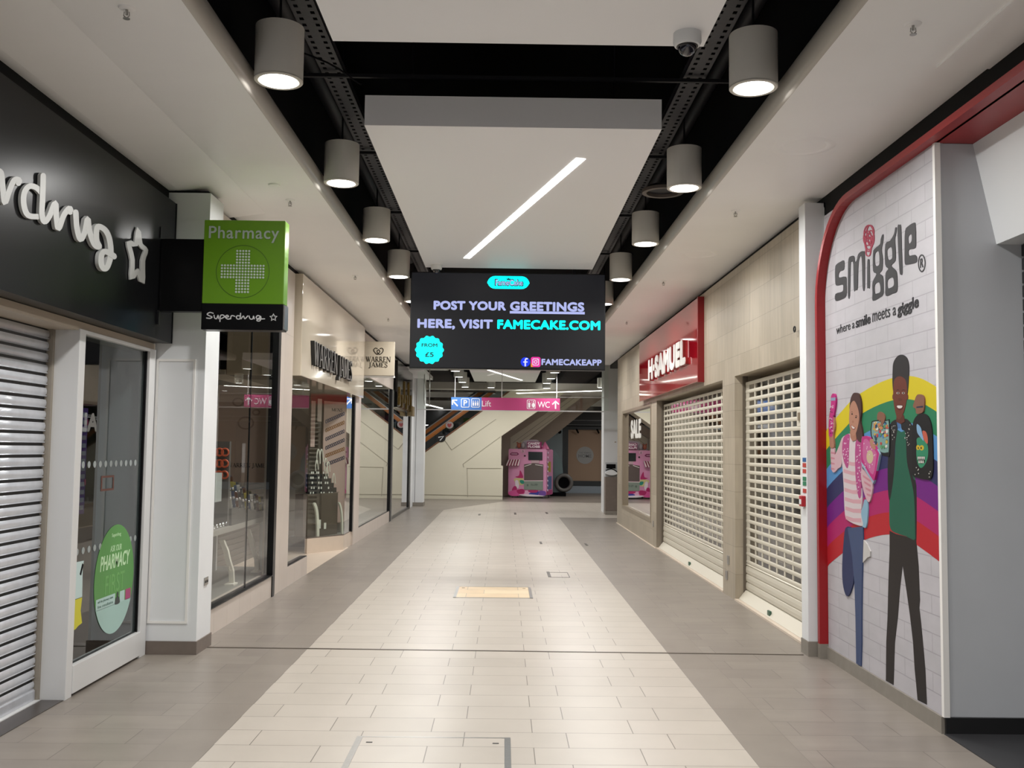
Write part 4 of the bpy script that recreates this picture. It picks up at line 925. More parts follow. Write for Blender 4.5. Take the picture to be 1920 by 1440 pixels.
# ================================================================== RIGHT SIDE : rainbow panel shop corner
XM = 2.67
def S_(px, py): return pl(px, py, XM-.001)
panel = thing('mural_panel', (XM, 7, .1), 'tall printed wall panel with rainbow, two children and dark lettering on white brick print', 'printed wall panel')
brick = tiled('printed_brick', 'b0adb2', 'acaaae', '9c989e', .42, .118, .004, (1, 2), .5, 2, (0, .02), .5, (1.5, 1.5, 3), .35, .05)
G().box(XM, XM+.06, 5.963, 8.03, .10, 3.662).build('brick_print_board', brick, panel)
RM = RW(XM)
def outl(pts, off, sc, k=3, sm=True):
    p = [S_(off[0]+x/sc, off[1]+y/sc) for x, y in pts]; return smooth(p, True, k) if sm else p
A6 = (1540, 640); B6 = (1540, 800); C4 = (1540, 980); L45 = (1480, 380)
outer = [S_(*p) for p in ((1546, 812), (1560, 793), (1580, 769), (1603, 745), (1640, 722), (1676, 708), (1705, 705), (1730, 711), (1758, 727), (1766, 735))]
inner = [S_(*p) for p in ((1546, 1066), (1560, 1053), (1580, 1037), (1600, 1023), (1630, 1009), (1666, 1002), (1700, 1010), (1725, 1026), (1755, 1048), (1766, 1057))]
outer = smooth(outer, False, 3); inner = smooth(inner, False, 3)
cl = lambda p: (min(max(p[0], 5.958), 8.04), p[1])
for i, (nm, c) in enumerate((('yellow', 'd9c62f'), ('green', '38805a'), ('light_blue', '5a95cc'), ('blue', '2a55bd'), ('purple', '742a82'), ('magenta', 'b22c68'), ('red', 'bd2f3a'))):
    t0, t1 = i/7, (i+1)/7; mixp = lambda a, b, k: cl((a[0]+(b[0]-a[0])*k, a[1]+(b[1]-a[1])*k))
    g = G(); n = len(outer); T0 = [mixp(a, b, t0) for a, b in zip(outer, inner)]; T1 = [mixp(a, b, t1) for a, b in zip(outer, inner)]
    for j in range(n-1): g.plate(RM, [T0[j], T0[j+1], T1[j+1], T1[j]], .0, .0012)
    g.build('rainbow_band_'+nm, mat('print_'+nm, c, .5), panel)
lay = [0.0014]
def art(name, parts, parent=None):
    """printed shapes: list of (outline px, offset, scale, colour)"""
    g = G(); ms = []
    for pts, off, sc, col, *o in parts:
        m = mat('print_'+col, col, .5)
        if m not in ms: ms.append(m)
        lay[0] += .00006
        g.plate(RM, outl(pts, off, sc, 3, not o), .0002, lay[0], ms.index(m))
    return g.build(name, ms, parent or panel)
E_ = lambda cx, cy, rx, ry, n=14: ell(cx, cy, rx, ry, n)
skin, skin2, hair, pink, pal = '6e4535', 'c08a72', '3a3637', 'c03f80', 'd8a7b0'
# the boy
boy = art('printed_boy', [([(512, 60), (560, 85), (640, 105), (708, 110), (715, 160), (730, 330), (740, 580), (735, 640), (748, 750), (765, 930), (780, 1100), (792, 1365), (722, 1330), (710, 1200), (700, 1100), (688, 900), (665, 700), (640, 520), (610, 322), (590, 500), (575, 700), (552, 900), (542, 1218), (484, 1185), (487, 900), (497, 700), (503, 450), (512, 200)], C4, 4, '352f2e', 1)])
art('printed_sweater', [([(850, 40), (835, 150), (825, 400), (775, 640), (765, 1000), (780, 1150), (850, 1200), (960, 1235), (1065, 1255), (1065, 900), (1060, 600), (1000, 400), (960, 150), (945, 50), (900, 60)], B6, 6, '2b614c')], boy)
art('printed_jacket', [([(775, -30), (845, -80), (862, 0), (848, 90), (828, 250), (825, 420), (805, 640), (770, 830), (750, 700), (748, 400), (765, 280), (772, 100)], B6, 6, '2a2a2c'),
 ([(900, -50), (950, -90), (1010, -40), (1035, 40), (1025, 200), (1030, 560), (1070, 660), (1072, 1250), (1058, 1250), (1045, 800), (1000, 560), (965, 400), (955, 200), (945, 60), (905, 30)], B6, 6, '2a2a2c'),
 ([(845, -75), (900, -75), (890, 20), (862, 20)], B6, 6, '4c74a8', 1)] + [(E_(790+random.random()*40, -20+random.random()*200, 4, 7, 6), B6, 6, 'b9b6b0', 1) for _ in range(14)] + [(E_(940+random.random()*60, -50+random.random()*260, 4, 7, 6), B6, 6, 'b9b6b0', 1) for _ in range(16)], boy)
art('printed_head', [([(850, 830), (930, 830), (942, 905), (900, 930), (845, 905)], A6, 6, '5c392c', 1),
 ([(812, 560), (803, 460), (805, 340), (812, 250), (840, 190), (880, 155), (930, 155), (970, 195), (987, 260), (990, 340), (985, 460), (972, 590), (960, 500), (930, 430), (890, 410), (850, 420), (825, 500)], A6, 6, hair),
 ([(815, 500), (830, 425), (885, 392), (945, 425), (966, 500), (968, 600), (955, 700), (930, 800), (890, 872), (860, 865), (835, 790), (818, 690), (812, 600)], A6, 6, skin),
 (E_(812, 625, 9, 30), A6, 6, skin), (E_(970, 625, 9, 32), A6, 6, skin),
 ([(845, 555), (865, 540), (885, 553), (865, 548)], A6, 6, '2b1c18'), ([(908, 553), (930, 540), (950, 556), (930, 548)], A6, 6, '2b1c18'),
 (E_(866, 582, 16, 11), A6, 6, 'cfc6bf'), (E_(927, 582, 16, 11), A6, 6, 'cfc6bf'), (E_(868, 582, 8, 10), A6, 6, '1d1412'), (E_(928, 582, 8, 10), A6, 6, '1d1412'),
 (E_(890, 655, 22, 18), A6, 6, '5f3a2d'), ([(848, 722), (888, 712), (925, 722), (915, 760), (888, 775), (860, 760)], A6, 6, '5a2a25'), ([(856, 726), (888, 722), (918, 727), (908, 748), (888, 754), (866, 748)], A6, 6, 'e3ddd8')], boy)
# lunchbox held in his left hand of the picture
art('printed_lunchbox', [([(568, 930), (590, 893), (740, 885), (772, 910), (774, 1270), (740, 1290), (690, 1280), (630, 1230), (562, 1060)], A6, 6, '1f1f22'),
 ([(578, 930), (600, 903), (735, 897), (764, 918), (764, 1215), (745, 1248), (690, 1250), (640, 1205), (574, 1060)], A6, 6, '7fa59f')] +
 [(E_(590+random.random()*160, 915+random.random()*(300 if k % 3 else 150), 9+random.random()*9, 10+random.random()*14, 7), A6, 6, random.choice(['c9a94a', 'b9504a', '4c84b8', 'd7d3ca', '5c9a6a', '3a4c5c', 'c98a5a'])) for k in range(60) if True] +
 [([(640, 830), (652, 800), (675, 792), (712, 815), (726, 850), (720, 900), (706, 930), (695, 962), (682, 930), (676, 890), (664, 905), (652, 880), (640, 885)], A6, 6, '8a5f4c')], boy)
art('printed_backpack', [([(1030, 140), (1035, 0), (1060, -90), (1110, -140), (1170, -145), (1220, -100), (1250, 0), (1262, 140), (1268, 400), (1262, 520), (1235, 590), (1150, 590), (1085, 570), (1040, 540), (1030, 300)], B6, 6, '232325'),
 ([(1085, 140), (1120, 120), (1165, 150), (1205, 200), (1215, 290), (1200, 380), (1160, 450), (1120, 460), (1090, 390), (1080, 280), (1088, 200)], B6, 6, '3f8a66'),
 ([(1085, -20), (1100, -25), (1130, 10), (1145, 70), (1165, 160), (1120, 110), (1090, 60)], B6, 6, '86aed0'), ([(1150, 50), (1190, 60), (1210, 130), (1205, 195), (1165, 140)], B6, 6, 'c4604c'),
 (E_(1100, 235, 20, 28), B6, 6, 'd0b23c'), (E_(1142, 238, 25, 30), B6, 6, 'd0b23c'), (E_(1104, 240, 7, 10), B6, 6, '3a2a1a'), (E_(1136, 240, 8, 12), B6, 6, '3a2a1a'),
 ([(1092, 335), (1180, 335), (1176, 405), (1140, 418), (1104, 408)], B6, 6, '1c2a24', 1)] +
 [([(1096+i*17, 338), (1110+i*17, 338), (1106+i*17, 370), (1100+i*17, 370)], B6, 6, 'e2e0d8', 1) for i in range(5)] + [([(1106+i*16, 410), (1118+i*16, 410), (1115+i*16, 378), (1109+i*16, 378)], B6, 6, 'e2e0d8', 1) for i in range(4)] +
 [(E_(1060+random.random()*180, 460+random.random()*110, 4, 8, 6), B6, 6, 'c9c6be', 1) for _ in range(9)] +
 [([(1045, 735), (1060, 680), (1080, 620), (1105, 597), (1150, 605), (1172, 650), (1170, 740), (1152, 800), (1085, 815), (1075, 760)], A6, 6, '8a5f4c'), ([(1085, 735), (1160, 725), (1160, 745), (1085, 750)], A6, 6, '2a3346', 1)], boy)
# the girl
girl = art('printed_girl', [([(190, 40), (240, 60), (252, 300), (250, 420), (240, 480), (215, 545), (190, 540), (168, 450), (165, 300), (175, 150)], C4, 4, '3a4560'),
 ([(205, 40), (320, 30), (322, 130), (316, 300), (312, 450), (309, 700), (309, 900), (304, 1075), (270, 1055), (264, 700), (256, 450), (240, 250)], C4, 4, '46557a', 1),
 ([(325, 130), (350, 160), (375, 215), (372, 255), (355, 260), (320, 300)], C4, 4, 'cfccc9', 1)])
art('printed_bag', [([(500, 820), (535, 860), (530, 1050), (515, 1130), (495, 1135), (470, 1110), (455, 980), (480, 900)], B6, 6, '8fb6cc')], girl)
body = [(245, 140), (280, 100), (340, 80), (370, 150), (430, 150), (475, 200), (470, 480), (455, 600), (470, 800), (460, 980), (482, 1110), (400, 1100), (320, 1060), (285, 1020), (272, 900), (265, 700), (250, 450), (240, 300)]
parts = [(body, B6, 6, 'd9cdd0')]
for k in range(7):
    y = 370+k*105; xl, xr = 258+k*5 if k else 262, (455 if k < 3 else 462)
    parts.append(([(xl, y), ((xl+xr)/2, y+30), (xr, y+30), (xr, y+78), ((xl+xr)/2, y+72), (xl, y+42)], B6, 6, pal, 1))
parts += [([(250, 130), (215, 210), (165, 320), (160, 240), (118, 240), (120, 400), (130, 490), (158, 515), (200, 470), (240, 420)], B6, 6, 'd4b0b8'), ([(460, 480), (520, 530), (590, 640), (572, 800), (545, 850), (510, 790), (470, 640)], B6, 6, 'd4b0b8')]
for k in range(4): parts.append(([(120, 280+k*60), (165-k*2, 290+k*60), (165, 310+k*58), (122, 305+k*60)], B6, 6, 'c98896', 1))
for k in range(4): parts.append(([(480+k*14, 540+k*70), (570+k*2, 600+k*55), (568, 625+k*55), (486+k*14, 568+k*68)], B6, 6, 'c98896', 1))
parts += [([(262, 125), (330, 85), (328, 200), (318, 440), (290, 450), (250, 300)], B6, 6, 'b8508a'), ([(400, 175), (468, 165), (470, 400), (458, 560), (462, 770), (432, 790), (400, 560)], B6, 6, 'b8508a')]
parts += [(E_(262+random.random()*55, 130+random.random()*280, 6, 9, 6), B6, 6, 'dfb6cc', 1) for _ in range(18)] + [(E_(412+random.random()*48, 190+random.random()*540, 6, 9, 6), B6, 6, 'dfb6cc', 1) for _ in range(26)]
art('printed_shirt', parts, girl)
art('printed_head', [([(340, 1010), (405, 1010), (412, 1110), (370, 1125), (345, 1080)], A6, 6, 'b07c66', 1),
 ([(335, 760), (345, 660), (370, 595), (400, 578), (440, 600), (462, 680), (466, 800), (455, 900), (475, 1000), (482, 1100), (462, 1135), (420, 1100), (410, 1000), (440, 900), (430, 760), (390, 680), (355, 700)], A6, 6, '4f423e'),
 ([(332, 830), (345, 720), (388, 668), (430, 750), (446, 850), (432, 950), (405, 1040), (372, 1062), (348, 1010), (333, 920)], A6, 6, 'b8866f'),
 ([(350, 800), (365, 790), (378, 803), (364, 798)], A6, 6, '4a342c', 1), ([(398, 838), (415, 832), (428, 848), (414, 842)], A6, 6, '4a342c', 1),
 (E_(365, 818, 9, 8), A6, 6, '2e211d'), (E_(410, 856, 9, 8), A6, 6, '2e211d'), (E_(374, 905, 9, 14), A6, 6, 'a6735f'), ([(352, 938), (378, 955), (402, 970), (390, 992), (366, 985), (354, 962)], A6, 6, '8a3c3a'), ([(358, 946), (378, 960), (396, 972), (386, 984), (366, 976)], A6, 6, 'e4dcd6')], girl)
art('printed_pencil_case', [([(100, 1040), (100, 900), (118, 780), (160, 860), (170, 960), (152, 1060), (160, 1190), (116, 1190), (108, 1100)], A6, 6, 'b07c66'),
 ([(135, 600), (150, 588), (168, 596), (178, 640), (176, 720), (155, 860), (145, 1060), (105, 1055), (105, 900), (125, 720), (125, 640)], A6, 6, pink), ([(128, 635), (178, 632), (176, 665), (128, 670)], A6, 6, '8f9fb8', 1)] +
 [(E_(118+random.random()*38, 720+random.random()*320, 6, 10, 6), A6, 6, random.choice(['d58ab0', '7a2858', 'd9b6c8']), 1) for _ in range(24)], girl)
art('printed_notebook', [([(468, 395), (475, 135), (500, 115), (530, 112), (575, 145), (668, 285), (672, 350), (612, 622), (588, 612), (520, 500)], B6, 6, '9fb4c8'),
 ([(468, 370), (476, 135), (500, 110), (530, 106), (575, 135), (664, 280), (668, 340), (622, 590), (590, 580), (500, 430)], B6, 6, pink), ([(488, 340), (494, 170), (525, 140), (560, 165), (640, 290), (642, 340), (605, 540), (520, 420)], B6, 6, 'c9699c'), (E_(570, 340, 38, 76), B6, 6, 'cdbb9a')] +
 [(E_(500+random.random()*130, 190+random.random()*280, 5, 9, 6), B6, 6, 'e2c0d2', 1) for _ in range(16)] + [([(570, 150), (585, 140), (605, 180), (628, 215), (636, 250), (620, 258), (590, 235), (572, 190)], B6, 6, 'b8866f')], girl)
# logo lettering
g = G(); lk = mat('print_charcoal', '3f3d40', .5)
def lg(o, holes=()): g.plate(RM, [outl(o, L45, 4.5, 3)]+[outl(h, L45, 4.5, 3) for h in holes], 0, .003)
lg([(400, 520), (430, 500), (463, 489), (463, 562), (430, 580), (418, 605), (422, 632), (478, 625), (484, 690), (482, 785), (445, 815), (392, 828), (391, 770), (448, 750), (456, 715), (450, 692), (400, 700), (388, 660), (388, 550)])
lg([(500, 478), (520, 452), (548, 452), (556, 500), (572, 480), (580, 440), (602, 415), (628, 410), (638, 440), (638, 715), (620, 718), (612, 470), (592, 470), (582, 560), (578, 722), (560, 738), (545, 732), (541, 520), (528, 500), (518, 530), (512, 785), (496, 787), (496, 600)])
lg([(660, 495), (672, 482), (678, 500), (681, 708), (668, 716), (658, 705)])
lg([(708, 425), (722, 388), (765, 352), (772, 310), (785, 272), (796, 272), (792, 330), (780, 400), (790, 470), (785, 565), (762, 598), (790, 622), (797, 700), (794, 772), (765, 800), (706, 828), (703, 760), (704, 670), (736, 602), (708, 575)], [[(726, 430), (754, 410), (762, 470), (758, 525), (730, 532), (722, 490)], [(722, 695), (755, 672), (768, 700), (768, 752), (740, 766), (724, 765)]])
lg([(812, 350), (852, 320), (885, 262), (895, 212), (908, 214), (902, 260), (893, 310), (898, 400), (896, 490), (862, 532), (905, 580), (914, 660), (910, 748), (870, 768), (816, 786), (812, 700), (814, 595), (836, 558), (810, 520)], [[(830, 395), (862, 376), (870, 430), (866, 472), (838, 482), (828, 440)], [(832, 655), (872, 630), (884, 665), (880, 702), (850, 720), (832, 718)]])
lg([(915, 205), (932, 188), (944, 205), (950, 400), (956, 590), (941, 607), (932, 580), (920, 400)])
lg([(978, 240), (1005, 198), (1055, 168), (1066, 190), (1070, 290), (1066, 380), (1012, 396), (1012, 446), (1060, 440), (1078, 462), (1078, 490), (1064, 508), (1000, 522), (976, 512), (974, 400)], [[(1006, 292), (1022, 268), (1034, 275), (1032, 325), (1010, 345)]])
g.plate(RM, [outl(E_(1118, 511, 31, 75, 24), L45, 4.5, 1, False), outl(E_(1118, 511, 25, 65, 24), L45, 4.5, 1, False)], 0, .003)
RQ = lambda u, v, w_=0: (XM-w_, u, v)
Q = lambda pts: [S_(1480+x/4.5, 380+y/4.5) for x, y in pts]
textq(g, RQ, 'R', Q([(1105, 552), (1132, 544), (1132, 462), (1105, 474)]), 0, .003, bold=.02)
g.build('logo_lettering', lk, panel)
g = G()
for cx, cy, rx, ry in ((672, 262, 40, 72), (660, 300, 32, 62), (690, 300, 26, 66), (672, 330, 34, 66), (668, 350, 26, 62), (684, 250, 30, 60)):
    ribbon(g, RW(XM), lambda x, y: S_(1480+x/4.5, 380+y/4.5), E_(cx, cy, rx, ry, 20), 9, 0, .0035, closed=True)
ribbon(g, RW(XM), lambda x, y: S_(1480+x/4.5, 380+y/4.5), smooth([(650, 370), (648, 430), (662, 450), (682, 440), (692, 380)], False, 3), 9, 0, .0035)
g.build('red_scribble_cone', mat('print_scribble_red', 'b0354a', .5), panel)
for word, x0, y0, x1, y1, h0, h1, ft_ in (('where a', 398, 1112, 550, 1058, 72, 72, 0), ('smile', 563, 1056, 684, 1016, 82, 82, .0025), ('meets a', 702, 1010, 900, 948, 88, 82, 0), ('giggle', 916, 972, 1090, 908, 112, 128, .003)):
    g = G(); textq(g, RQ, word, Q([(x0, y0), (x1, y1), (x1, y1-h1), (x0, y0-h0)]), 0, .003, fat=ft_); g.build('slogan_word', lk, panel)
# red frame with rounded top corner, shop return wall, header, floor mat
yo, yi, zo, zi, r = 8.085, 8.035, 3.668, 3.62, .72
arc = lambda Y, Z, rr: [(Y-rr+rr*math.cos(math.radians(a)), Z-rr+rr*math.sin(math.radians(a))) for a in range(0, 91, 6)]
fo = [(yo, .12)] + arc(yo, zo, r+.05) + [(-3, zo)]; fi = [(yi, .12)] + arc(yi, zi, r) + [(-3, zi)]
g = G(); n = len(fo)
for j in range(n-1): g.plate(RW(XM), [fo[j], fo[j+1], fi[j+1], fi[j]], -.02, .07)
g.build('red_frame', M['red'], panel)
g = G().box(XM+.001, 2.93, -3, 5.945, 3.62, 3.667); S(g, 'trim_14', M['red'])
S(G().box(2.60, XM+.05, 8.03, 8.09, 0, .12), 'baseboard_right', M['skirtg'])
S(G().box(2.655, XM+.04, 5.95, 8.03, 0, .10), 'baseboard_right', M['skirtg'])
S(G().box(2.664, 2.70, 5.93, 5.962, .10, 3.619), 'trim_15', mat('trim_white', 'e2e0dc', .4))
S(G().box(2.70, 3.6, 5.95, 6.03, .10, 3.619), 'wall_shop_return', M['grey'])
S(G().box(2.675, 3.25, 5.93, 6.03, 0, .10), 'baseboard_shop', M['blackskirt'])
g = G(); pr = [(2.915, 3.619), (3.05, 2.985), (3.20, 2.985), (3.20, 3.619)]
g.add([(x, y, z) for y in (-3, 5.95) for x, z in pr], [(0, 1, 2, 3), (7, 6, 5, 4), (0, 1, 5, 4), (1, 2, 6, 5), (2, 3, 7, 6), (3, 0, 4, 7)]); S(g, 'wall_shop_header', M['white'])
t = thing('roller_shutter', (3.23, 3, 0), 'dark shutter at the right frame edge inside the rainbow-panel shop entrance', 'shutter')
g = G(); z = .02
while z < 3.0: g.box(3.20, 3.23, -3, 5.94, z, z+.07); g.box(3.215, 3.23, -3, 5.94, z+.07, z+.085); z += .085
g.build('slat_curtain', mat('shutter_charcoal', '1b1b1d', .5), t)
g = G(); g.add([(2.665, -3, .0), (3.6, -3, 0), (3.6, 5.935, 0), (2.665, 5.935, 0), (2.665, -3, .006), (3.6, -3, .006), (3.6, 5.935, .006), (2.665, 5.935, .006)], [(0, 1, 2, 3), (4, 5, 6, 7), (0, 1, 5, 4), (1, 2, 6, 5), (2, 3, 7, 6), (3, 0, 4, 7)])
S(g, 'floor', M['blackmat'])

# ================================================================== THE BIG SCREEN
YB = 12.4; fb = FY(YB)
c0 = [pf(*p, YB) for p in ((770, 509), (1136, 514), (1134, 694), (768, 691))]
sx0, sx1 = (c0[0][0]+c0[3][0])/2, (c0[1][0]+c0[2][0])/2; sz1, sz0 = (c0[0][1]+c0[1][1])/2, (c0[2][1]+c0[3][1])/2
t = thing('advertising_screen', ((sx0+sx1)/2, YB, sz0), 'large hanging LED advertising screen with cyan and lavender greetings message', 'screen')
G().box(sx0, sx1, YB+.01, YB+.16, sz0, sz1).build('cabinet', M['blackalu'], t)
G().box(sx0+.012, sx1-.012, YB, YB+.01, sz0+.012, sz1-.012).build('display_face', emis('screen_grey', '1d1d20', 1.0), t)
for hx in (sx0+.4, sx1-.4): G().box(hx-.02, hx+.02, YB+.07, YB+.11, sz1, 5.2).build('hanger', M['darkmetal'], t)
qs = lambda x, y: pf(760+x/4.923, 500+y/4.923, YB)
cy_, lav = emis('screen_cyan', '00f0e8', 1.6), emis('screen_lavender', 'b4bcf0', 1.0)
def st(g, s, x0, y0, x1, y1, w1=.004, **k): text(g, fb, s, qs(x0, y1)[0], qs((x0+x1)/2, y1)[1], qs(x1, y0)[0], qs((x0+x1)/2, y0)[1], .0005, w1, **k)
for ln, args in (('message_line', [('POST YOUR', 260, 318, 930, 402), ('GREETINGS', 966, 325, 1652, 412)]), ('message_line', [('HERE, VISIT', 110, 484, 808, 582)]), ('account_name', [('FAMECAKEAPP', 1256, 854, 1812, 912)])):
    g = G()
    for ar in args: st(g, *ar, fat=.0045 if ar[0] == 'FAMECAKEAPP' else .008, spacing=1.06)
    g.build(ln, lav, t)
a, b = qs(964, 432), qs(1656, 418); G().plate(fb, rect(a[0], a[1], b[0], b[1]), .0005, .004).build('underline', lav, t)
g = G(); st(g, 'FAMECAKE.COM', 848, 494, 1800, 582, fat=.008, spacing=1.06); g.build('web_address', cy_, t); a, b = qs(756, 203), qs(1146, 90); G().plate(fb, rrect(a[0], a[1], b[0], b[1], .1), .0005, .003).build('logo_pill', cy_, t)
g = G(); c = qs(223, 768); R0 = abs(qs(355, 768)[0]-c[0])*.97
g.plate(fb, [(c[0]+R0*(1+.045*math.cos(14*a_))*math.cos(a_), c[1]+R0*(1+.045*math.cos(14*a_))*math.sin(a_)) for a_ in [i*math.pi/84 for i in range(168)]], .0005, .003)
g.build('starburst', cy_, t)
g = G(); st(g, 'FROM', 150, 708, 296, 742, .006, fat=.0016); st(g, '£5', 183, 790, 262, 834, .006, fat=.002); g.build('price_lettering', emis('screen_navy', '16313f', 1.0), t); g = G()
st(g, 'FameCake', 824, 114, 1092, 181, .005, fat=.005)
g.plate(fb, [qs(*p) for p in ((938, 124), (934, 106), (946, 114), (953, 100), (960, 114), (972, 106), (968, 124))], .003, .006)
g.build('logo_shadow', emis('screen_navy', '16313f', 1.0), t)
g = G(); st(g, 'FameCake', 832, 121, 1084, 174, .007, fat=.0015); g.build('logo_name', lav, t)
c = qs(1108, 880); R1 = abs(qs(1152, 880)[0]-c[0])
G().plate(fb, ell(c[0], c[1], R1, R1, 32), .0005, .003).build('blue_disc', emis('screen_blue', '1535e0', 1.2), t)
a, b = qs(1158, 926), qs(1248, 834)
g = G().plate(fb, rrect(a[0], a[1], b[0], b[1], .025), .0005, .003); G_pink = emis('screen_pink', 'e6329a', 1.1); g.build('pink_square', G_pink, t)
g = G().plate(fb, [qs(*p) for p in ((1158, 926), (1158, 880), (1180, 926))], .003, .0035); g.build('orange_corner', emis('screen_orange', 'f09040', 1.0), t)
g = G(); ribbon(g, fb, qs, smooth([(1130, 852), (1116, 850), (1108, 862), (1107, 920)], False, 3), 13, .003, .006, round_=False); ribbon(g, fb, qs, [(1088, 880), (1128, 880)], 10, .003, .006, round_=False)
c = qs(1203, 880); rr = abs(qs(1217, 880)[0]-c[0]); g.plate(fb, [ell(c[0], c[1], rr*1.15, rr*1.15, 24), ell(c[0], c[1], rr*.7, rr*.7, 24)], .003, .006)
a, b = qs(1173, 911), qs(1233, 849); g.plate(fb, [rrect(a[0], a[1], b[0], b[1], .016), rrect(a[0]+.008, a[1]+.008, b[0]-.008, b[1]-.008, .010)], .003, .006); c = qs(1222, 861); g.plate(fb, ell(c[0], c[1], .005, .005, 10), .003, .006)
g.build('icon_marks', emis('screen_white', 'e6e8ff', 1.0), t)

# ================================================================== HANGING DIRECTION SIGN AND GLASS SMOKE BARRIER
YH = 24.7; fh = FY(YH)
zA, zB = 2.655, 2.972; xA, xM, xB = pf(846, 756, YH)[0], pf(903, 756, YH)[0], pf(1050, 756, YH)[0]
t = thing('hanging_sign', ((xA+xB)/2, YH, zA), 'pink and blue hanging direction sign for lift and toilets', 'sign')
G().box(xA, xM, YH, YH+.06, zA, zB).build('blue_panel', mat('sign_blue', '4b7bc4', .3), t); G().box(xM, xB, YH, YH+.06, zA, zB).build('pink_panel', mat('sign_pink', 'b9467a', .3), t)
for hx in (853, 941, 1044):
    x = pf(hx, 740, YH)[0]; G().cyl((x, YH+.03, zB), .010, 5.2-zB, 8).build('suspension_rod', M['alu'], t)
qh = lambda x, y: pf(785+x/8.473, 690+y/8.473, YH)
g = G(); ribbon(g, fh, qh, [(620, 605), (540, 520)], 22, .001, .004, round_=False); ribbon(g, fh, qh, [(535, 585), (535, 512), (612, 512)], 20, .001, .004, round_=False)
for x0, x1 in ((672, 808), (834, 972)):
    a, b = qh(x0, 626), qh(x1, 485); g.plate(fh, [rrect(a[0], a[1], b[0], b[1], .03), rrect(a[0]+.014, a[1]+.014, b[0]-.014, b[1]-.014, .02)], .001, .004)
a, b = qh(712, 598), qh(772, 510); text(g, fh, 'P', a[0], a[1], b[0], b[1], .001, .004, bold=.02)
for cx in (868, 903, 938):
    c = qh(cx, 528); g.plate(fh, ell(c[0], c[1], .014, .014, 10), .001, .004); a, b = qh(cx-12, 600), qh(cx+12, 545); g.plate(fh, rect(a[0], a[1], b[0], b[1]), .001, .004)
a, b = qh(1005, 612), qh(1152, 520); text(g, fh, 'Lift', a[0], a[1], b[0], b[1], .001, .004)
qk = lambda x, y: pf(930+x/5.5375, 690+y/5.5375, YH)
a, b = qk(320, 425), qk(410, 330); g.plate(fh, [rrect(a[0], a[1], b[0], b[1], .03), rrect(a[0]+.014, a[1]+.014, b[0]-.014, b[1]-.014, .02)], .001, .004)
for cx, wd in ((345, 12), (388, 14)):
    c = qk(cx, 350); g.plate(fh, ell(c[0], c[1], .016, .016, 10), .001, .004); g.plate(fh, [qk(cx-wd*.8, 412), qk(cx-wd, 362), qk(cx+wd, 362), qk(cx+wd*.8, 412)] if cx < 360 else [qk(cx-wd*.5, 412), qk(cx-wd*1.2, 385), qk(cx-wd*.5, 362), qk(cx+wd*.5, 362), qk(cx+wd*1.2, 385), qk(cx+wd*.5, 412)], .001, .004)
a, b = qk(366, 415), qk(369, 340); g.plate(fh, rect(a[0], a[1], b[0], b[1]), .001, .004)
a, b = qk(432, 412), qk(558, 350); text(g, fh, 'WC', a[0], a[1], b[0], b[1], .001, .004, spacing=.95)
ribbon(g, fh, qk, [(618, 425), (618, 350)], 14, .001, .004, round_=False); ribbon(g, fh, qk, [(585, 378), (618, 345), (652, 378)], 13, .001, .004, round_=False)
g.build('white_symbols', mat('sign_white', 'e9e7ea', .4), t)
t = thing('smoke_barrier', (.1, 25.6, 2.67), 'frameless glass smoke barrier with metal bottom rail across the corridor behind the hanging sign', 'glass barrier')
G().box(-2.3, 2.75, 25.6, 25.612, 2.70, 3.9).build('glass_pane', M['glassc'], t)
G().box(-2.3, 2.75, 25.59, 25.62, 2.67, 2.70).build('bottom_rail', M['alu'], t)
G().box(.5, 2.75, 25.585, 25.6, 3.045, 3.06).build('upper_rail', M['alu'], t)
t = G(); x, z = pf(796, 712, 26.5); x2, z2 = pf(793, 762, 26.5)
t.tube(smooth([(x-.0, 26.5, 3.85), (x, 26.5, z2+.2), (x+.04, 26.5, z2+.02), (x+.1, 26.5, z2), (x+.14, 26.5, z2+.1), (x+.14, 26.5, 3.85)], False, 3), .015, 6); t.build('looped_pipe', M['steel'], None, 'thin looped metal pipe hanging beside the end column', 'pipe')
# ================================================================== FAR HALL
ZL = 3.59
g = G(); g.box(-12, 7, 31.2, 31.5, ZL, 3.80, 1); g.box(-12, 7, 31.5, 47, ZL, ZL+.2, 0); S(g, 'ceiling', [M['ceil'], mat('bulkhead_grey', 'a8a39b', .5)])
S(G().box(-12, 7, 31.2, 31.3, 3.80, 5.2), 'wall_trough', M['black'])
hl = []
for i, (a, b, lb) in enumerate((((970, 737), (1150, 731.5), 'long white strip light on the hall ceiling at the right'), ((796, 757.5), (829, 765.5), 'white strip light on the hall ceiling at the far left'), ((1006, 748), (1020, 749), 'short distant strip light above the toilets arrow'))):
    zz = 3.50 if i == 0 else ZL; A2, B2 = pz(*a, zz), pz(*b, zz); t = thing('strip_light', (A2[0], A2[1], zz), lb, 'ceiling light')
    light_slot(t, A2, B2, .12, zz-.012, 6.0)
S(G().box(-12, -.8, 36.8, 37.2, ZL-.10, ZL-.001), 'trim_16', M['black'])
S(G().box(-12, -.3, 32.0, 32.25, ZL-.06, ZL-.001), 'trim_16', M['dark'])
for x, y in ((-5, 34), (-5, 40), (-1.5, 40), (4.6, 34), (5.5, 29), (-6, 30)):
    o = downlight(x, y, ZL-.012, 'small recessed downlight in the far hall ceiling, at %s' % ('the left' if x < -1 else 'the right'), .12, .011, 44, ZL+.0)
    o['group'] = 'recessed downlights in the far hall'
dk = mat('far_shop_dark', '26292b', .25)
